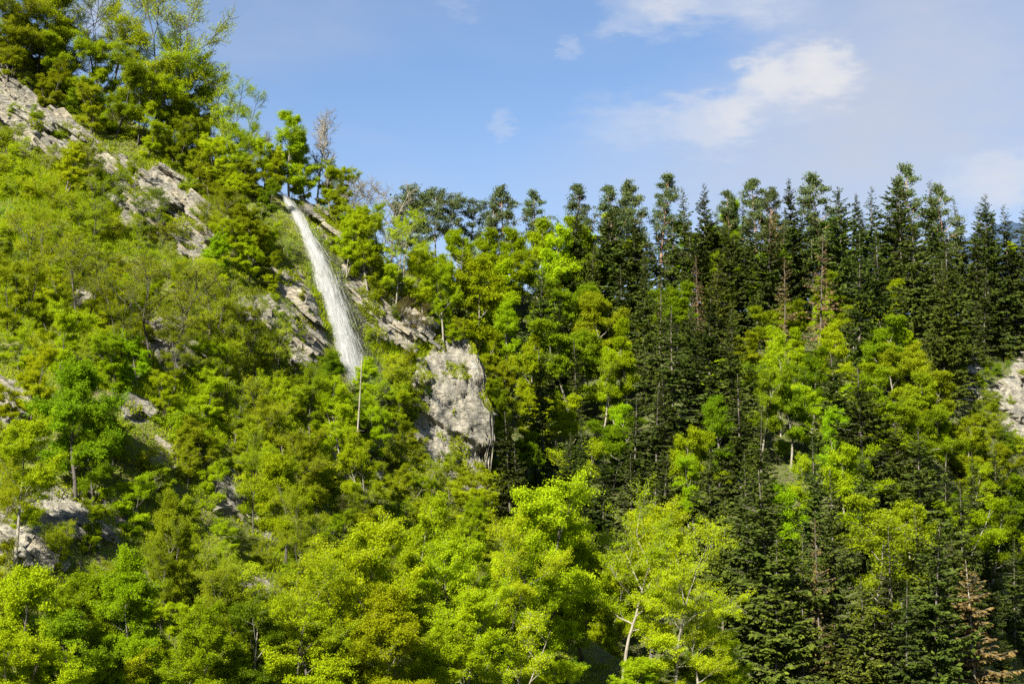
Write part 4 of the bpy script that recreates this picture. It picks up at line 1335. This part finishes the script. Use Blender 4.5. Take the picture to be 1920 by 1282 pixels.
def gw(c):
    u, v = proj(c)
    w = 0.10 + 0.9 * (fbm(c, 4.0, 2, 61) > 0.15)
    for q in GP:
        w = np.where(in_poly(u, v, q), 3.0, w)
    return w


P, rng = cover(V1, Q1, front_faces(V1, Q1, BACK1, ROCK1, -60, 1000, 20, 1350, .6), 90000, 31, 0.02, 0, 0, gw)
GV, GT = blades(P, rng, .25, .75, .028)
link("grass", make_mesh("grass", GV, None, GT, mats=[leaf_mat("grass_blade", (0.19, 0.29, 0.005), (0.34, 0.39, 0.010), .4)]), kind='stuff', label="long bright grass on the ledges of the waterfall hillside")
kf2 = front_faces(V2, Q2, BACK2, ROCK2, 860, 2000, 450, 1400)
P, rng = cover(V2, Q2, kf2, 60000, 41, 0.8, .15, .8)
LV, LQ = leaf_quads(rng, P, 0.16, 0.8)
link("forest_undergrowth", make_mesh("forest_undergrowth", LV, LQ, mats=[leaf_mat("forest_undergrowth_leaf", (0.05, 0.085, 0.006), (0.15, 0.20, 0.012))]), kind='stuff', label="low green undergrowth between the trunks of the wooded slope")


# ------------------------------------------------------------------ rock slabs standing out of the cliff
import bmesh


def slab_mesh(seed, jag=0.22):
    r = random.Random(seed)
    bm = bmesh.new()
    for sx in (-1, 1):
        for sy in (-1, 1):
            for sz in (-1, 1):
                for k in range(2):
                    bm.verts.new((sx * (1 - r.uniform(0, jag * 1.6)), sy * (1 - r.uniform(0, jag * 1.6)), sz * (1 - r.uniform(0, jag * 2.0))))
    bmesh.ops.convex_hull(bm, input=bm.verts)
    for v in [v for v in bm.verts if not v.link_faces]:
        bm.verts.remove(v)
    me = bpy.data.meshes.new("slab")
    bm.to_mesh(me)
    bm.free()
    me.materials.append(M_ROCK)
    return me


SLABS = [slab_mesh(i) for i in range(14)]


def place_slabs(hill, V, ROCKm, BACKm, seed, n_parts, n_stuff, zone=None):
    r = random.Random(seed)
    cand = [i for i in np.nonzero((ROCKm > 0.75) & ~BACKm)[0]]
    r.shuffle(cand)
    u, v = proj(V[cand])
    spc = Spacer(2.2)
    parts = 0
    SV, ST, off = [], [], 0
    stuff = 0
    for i, uu, vv in zip(cand, u, v):
        if not (-30 < uu < 1950 and 40 < vv < 1290):
            continue
        p = V[i]
        spur = hill is hill1 and pip(uu, vv, ROCKS[2])
        big = parts < n_parts
        if spur:
            continue
        if big:
            s = r.uniform(.26, .58)
        else:
            s = r.uniform(.12, .3)
        if not spc.ok(p, 0.62 if big else 0.3):
            continue
        spc.add(p)
        dip = R(-38) + r.gauss(0, .07)
        if spur:
            dip = R(-68) + r.gauss(0, .14)
        M = (Matrix.Translation(Vector(p) + Vector((0, 0.08, 0))) @ Matrix.Rotation(r.gauss(0.15, .12), 4, 'Z') @ Matrix.Rotation(-dip, 4, 'Y') @ Matrix.Rotation(r.gauss(0, .1), 4, 'X')
             @ Matrix.Diagonal((s * r.uniform(1.5, 3.2), s * r.uniform(.6, .9), s * r.uniform(.35, .75), 1)))
        me = SLABS[r.randrange(len(SLABS))]
        if big:
            o = link("rock_slab", me, hill)
            o.matrix_world = M
            parts += 1
        else:
            co = np.array([(M @ x.co)[:] for x in me.vertices])
            SV.append(co)
            ST.append(np.array([p_.vertices[:] for p_ in me.polygons]) + off)
            off += len(co)
            stuff += 1
            if stuff >= n_stuff:
                break
    if SV:
        link("rubble", make_mesh("rubble", np.concatenate(SV), None, np.concatenate(ST), mats=[M_ROCK]), hill, kind='stuff')


place_slabs(hill1, V1, ROCK1, BACK1, 3, 260, 500)
place_slabs(hill2, V2, ROCK2, BACK2, 4, 28, 60)

# ------------------------------------------------------------------ waterfall
WP = [(521, 355, 12), (532, 367, 20), (546, 388, 26), (562, 416, 34), (576, 444, 42), (590, 474, 52), (602, 507, 60), (612, 542, 66), (623, 582, 72), (634, 622, 78), (645, 655, 88), (656, 690, 96), (666, 730, 96), (672, 770, 80)]
wv = np.array([w[1] for w in WP], float)


def fall_point(v, lat, out):
    """a point of the fall at photograph row v, lat in half widths, out metres off the rock"""
    u = np.interp(v, wv, [w[0] for w in WP])
    w = np.interp(v, wv, [w[2] for w in WP])
    y = np.interp(v, np.linspace(368, 770, 60), _tab) - 0.25 - out
    r, up = (u + lat * w * 0.5 - 960.0) / F, (641.0 - v) / F
    cp, sn = math.cos(PITCH), math.sin(PITCH)
    W = np.stack([r, cp - sn * up, sn + cp * up], -1)
    return W * (y / W[:, 1])[:, None]


_tab = [float(seen_ground(np.interp(v, wv, [w[0] for w in WP]), v).y) for v in np.linspace(368, 770, 60)]
_tab = np.minimum.accumulate(np.array(_tab))
_tab = np.convolve(np.pad(_tab, 4, mode='edge'), np.ones(9) / 9, 'valid')


wr = np.random.default_rng(91)
WV, WQ, off = [], [], 0
lanes = wr.normal(0, .40, 26)
lanes = lanes - lanes.mean()            # the water gathers in lanes that wander and part
lane_w = wr.uniform(.03, .12, 26)
cand = 11000
cv = 362 + wr.random(cand) ** 0.75 * 350
cq = wr.integers(0, 26, cand)
cl = np.where(wr.random(cand) < .72, lanes[cq] + .10 * np.sin(cv / 31 + cq * 1.7) + wr.normal(0, 1, cand) * lane_w[cq], wr.normal(0.03, .5, cand))
cd = fbm(np.stack([cl * 2.2 + 4, cv / 46.0, np.full(cand, .5)], 1), 1.0, 3, 17)
for v0, la, dn in zip(cv, cl, cd):
    ln = wr.uniform(8, 42) * (0.45 + (v0 - 362) / 330)
    if abs(la) > 1.15 or (v0 > 600 and wr.random() < (v0 - 600) / 105):
        continue
    if wr.random() > 0.60 + 0.6 * dn - 0.25 * la * la:
        continue
    n = 5
    vs = np.linspace(v0, min(v0 + ln, 765), n)
    drift = np.cumsum(wr.normal(0, .02, n))
    P = fall_point(vs, la + drift, np.full(n, wr.uniform(0, .9) * (1 - .5 * la * la)))
    wd = wr.uniform(.002, .008) * np.sin(np.linspace(.15, math.pi - .1, n)) * (1.7 if v0 < 440 else 1)
    side = np.array([1, wr.normal(0, .5), wr.normal(0, .15)])
    side /= np.linalg.norm(side)
    Vv = np.stack([P - side * wd[:, None], P + side * wd[:, None]], 1).reshape(-1, 3)
    i = np.arange(n - 1) * 2 + off
    WQ.append(np.stack([i, i + 1, i + 3, i + 2], -1))
    WV.append(Vv)
    off += 2 * n
# spray, thicker and wider towards the foot
nd = 60000
vd = 372 + wr.random(nd) ** .7 * 360
ld = wr.normal(0.04, .42 + .22 * (vd - 372) / 385, nd)
DP = fall_point(vd, ld, wr.uniform(-.1, 1.6, nd))
DV, DQ = leaf_quads(wr, DP, .010, 0.0, .8)
m_w, nt = new_mat("white_water")
o_ = N(nt, 'ShaderNodeOutputMaterial')
d_ = N(nt, 'ShaderNodeBsdfDiffuse', Color=(0.43, 0.438, 0.44, 1))
t_ = N(nt, 'ShaderNodeBsdfTranslucent', Color=(0.43, 0.438, 0.44, 1))
x_ = N(nt, 'ShaderNodeMixShader')
x_.inputs[0].default_value = .4
L(nt, d_.outputs[0], x_.inputs[1])
L(nt, t_.outputs[0], x_.inputs[2])
L(nt, x_.outputs[0], o_.inputs[0])
wf = link("waterfall", make_mesh("waterfall", np.concatenate(WV), np.concatenate(WQ), mats=[m_w]), kind='structure', label="thin white waterfall dropping down the limestone cliff")


def veil_material(seed):
    m, nt = new_mat("water_veil")
    o = N(nt, 'ShaderNodeOutputMaterial')
    at = N(nt, 'ShaderNodeAttribute', attribute_name='flow')
    sep = N(nt, 'ShaderNodeSeparateXYZ')
    L(nt, at.outputs['Vector'], sep.inputs[0])
    mp = N(nt, 'ShaderNodeMapping')
    L(nt, at.outputs['Vector'], mp.inputs[0])
    mp.inputs['Location'].default_value = (seed * 3.7, seed * 1.3, 0)
    mp.inputs['Scale'].default_value = (7.0, 3.2, 1.0)
    fine = noise(nt, mp.outputs[0], 1.6, 6, 0.7, 0.5)
    mp2 = N(nt, 'ShaderNodeMapping')
    L(nt, at.outputs['Vector'], mp2.inputs[0])
    mp2.inputs['Location'].default_value = (seed * 1.9, seed * 5.3, 0)
    mp2.inputs['Scale'].default_value = (1.5, 1.6, 1.0)
    big = noise(nt, mp2.outputs[0], 1.5, 4, 0.6, 0.3)
    den = math_(nt, 'ADD', math_(nt, 'MULTIPLY', fine, 0.9), math_(nt, 'MULTIPLY', big, 1.1))
    edge = math_(nt, 'SUBTRACT', 1.0, math_(nt, 'POWER', math_(nt, 'ABSOLUTE', sep.outputs[0]), 1.6))
    mr = N(nt, 'ShaderNodeMapRange', interpolation_type='SMOOTHSTEP')
    L(nt, math_(nt, 'ADD', den, math_(nt, 'MULTIPLY', edge, 0.55)), mr.inputs[0])
    mr.inputs[1].default_value, mr.inputs[2].default_value = 1.2, 1.9
    foot = N(nt, 'ShaderNodeMapRange', interpolation_type='SMOOTHSTEP')
    L(nt, sep.outputs[1], foot.inputs[0])
    foot.inputs[1].default_value, foot.inputs[2].default_value = 3.75, 2.9
    al = math_(nt, 'MULTIPLY', math_(nt, 'MULTIPLY', mr.outputs[0], foot.outputs[0]), math_(nt, 'MINIMUM', math_(nt, 'MULTIPLY', edge, 2.2), 0.85), clamp=True)
    d = N(nt, 'ShaderNodeBsdfDiffuse', Color=(0.43, 0.438, 0.44, 1))
    tl = N(nt, 'ShaderNodeBsdfTranslucent', Color=(0.43, 0.438, 0.44, 1))
    x = N(nt, 'ShaderNodeMixShader')
    x.inputs[0].default_value = .35
    L(nt, d.outputs[0], x.inputs[1])
    L(nt, tl.outputs[0], x.inputs[2])
    tp = N(nt, 'ShaderNodeBsdfTransparent')
    y = N(nt, 'ShaderNodeMixShader')
    L(nt, al, y.inputs[0])
    L(nt, tp.outputs[0], y.inputs[1])
    L(nt, x.outputs[0], y.inputs[2])
    L(nt, y.outputs[0], o.inputs[0])
    return m


for k, (o0, wide) in enumerate(((0.15, 1.0), (0.45, .92), (0.8, .8))):
    nl, nv_ = 18, 90
    LA, VV = np.meshgrid(np.linspace(-1.15, 1.15, nl), np.linspace(357, 768, nv_), indexing='ij')
    out = o0 * (1.1 - 0.6 * LA ** 2) + 0.12 * vnoise(np.stack([LA.ravel() * 3, VV.ravel() / 30, np.full(LA.size, k * 1.7)], 1), 5).reshape(LA.shape)
    VP = fall_point(VV.ravel(), LA.ravel() * wide, out.ravel())
    ii = np.arange(nl * nv_).reshape(nl, nv_)
    vm = make_mesh("water_veil", VP, np.stack([ii[:-1, :-1], ii[1:, :-1], ii[1:, 1:], ii[:-1, 1:]], -1).reshape(-1, 4), mats=[veil_material(k + 1)], smooth=True)
    fa = vm.attributes.new('flow', 'FLOAT_VECTOR', 'POINT')
    fa.data.foreach_set('vector', np.stack([LA.ravel(), (VV.ravel() - 357) / 100.0, np.zeros(LA.size)], 1).astype(np.float32).ravel())
    link("water_veil", vm, wf)
link("spray", make_mesh("spray", DV, DQ, mats=[m_w]), wf, kind='stuff')

# ------------------------------------------------------------------ labels
LAND = [("the waterfall lip", 527, 366), ("mid waterfall", 600, 520), ("the waterfall foot", 655, 700), ("the grey rock spur", 850, 770), ("the bare pole-like trunk", 666, 790),
        ("the rusty brown spruce", 1535, 520), ("the pale rock scar", 1880, 730), ("the big skyline lime tree", 1530, 450), ("the orange-trunked pine", 955, 390),
        ("the tallest skyline pine", 1702, 340), ("the half-dead spruce", 1825, 1150), ("the pale leaning trunk", 1120, 1130), ("the upper rock band", 250, 370),
        ("the squared grey outcrop", 200, 965), ("the round pale outcrop", 255, 770), ("the leafless waterfall tree", 605, 280), ("the flat-topped pines", 820, 390),
        ("the twisted pale trunk", 1240, 1180), ("the upper left corner", 0, 0), ("the lower left corner", 0, 1282), ("the grassy clearing", 1440, 590), ("the bottom edge", 700, 1282),
        ("the dark lower right corner", 1920, 1282), ("the bare-stemmed skyline pine", 1200, 420), ("the lone skyline pine", 1010, 385), ("the drooping lime tree", 1570, 800),
        ("the brilliant lime tree", 255, 1120), ("the ledge of bright grass", 110, 390)]
ORD = ["", "second ", "third ", "fourth ", "fifth ", "sixth ", "seventh ", "eighth ", "ninth ", "tenth ", "eleventh ", "twelfth "]
CNAME = {'lime': 'lime green', 'fresh': 'fresh green', 'yellow': 'yellow-green', 'olive': 'olive green', 'mid': 'deep green', 'brown': 'brownish', 'spruce': 'dark', 'spruce_light': 'olive-tinted',
         'pine': 'blue-green', 'dead': 'rusty brown', 'dying': 'browning'}
KNAME = {'broadleaf_tree': 'broadleaf tree', 'bare_tree': 'leafless grey tree', 'shrub': 'shrub', 'spruce_tree': 'spruce', 'dead_spruce': 'dying spruce', 'pine_tree': 'pine', 'dead_tree': 'dead trunk'}
CAT = {'broadleaf_tree': 'tree', 'bare_tree': 'tree', 'shrub': 'shrub', 'spruce_tree': 'spruce', 'dead_spruce': 'spruce', 'pine_tree': 'pine', 'dead_tree': 'tree'}
GRP = {'broadleaf_tree': 'broadleaf trees on the slopes', 'bare_tree': 'leafless trees by the waterfall', 'shrub': 'shrubs on the waterfall hillside', 'spruce_tree': 'spruces of the wooded slope',
       'dead_spruce': 'dying brown spruces', 'pine_tree': 'pines on the skyline', 'dead_tree': 'dead trunks'}


def side_word(du, dv):
    a = math.degrees(math.atan2(-dv, du)) % 360
    return ["right of", "above and right of", "above", "above and left of", "left of", "below and left of", "below", "below and right of"][int(((a + 22.5) % 360) // 45)]


buckets = {}
for t in TREES:
    cu, cv = min(max(t['u'], 0), 1920), min(max(t['v'], 0), 1282)
    name, lu, lv = min(LAND, key=lambda l: math.hypot(l[1] - cu, l[2] - cv))
    adj = 'sparse ' if t['key'][:4] in ('thin', 'pale') or t['key'] == 'farE' else ''
    if t['name'] == 'bare_tree':
        what = KNAME['bare_tree']
    elif t['name'] == 'dead_tree':
        what = 'bare pole-like dead trunk'
    else:
        what = adj + CNAME[t['colour']] + ' ' + KNAME[t['name']]
    dist = math.hypot(lu - cu, lv - cv)
    t['what'] = what
    buckets.setdefault((what, side_word(cu - lu, cv - lv), name), []).append((dist, t))
for (what, side, lname), ts in buckets.items():
    ts.sort(key=lambda x: x[0])
    for i, (_d, t) in enumerate(ts):
        if t['label'] is None:
            t['label'] = "%s %s %s" % (what, side, lname) if len(ts) == 1 else "%s %s %s, %sclosest" % (what, side, lname, ORD[min(i, 11)])
for t in TREES:
    r = t['root']
    r['label'] = t['label']
    r['category'] = CAT[t['name']]
    r['group'] = t['group'] or GRP[t['name']]
bpy.context.view_layer.update()
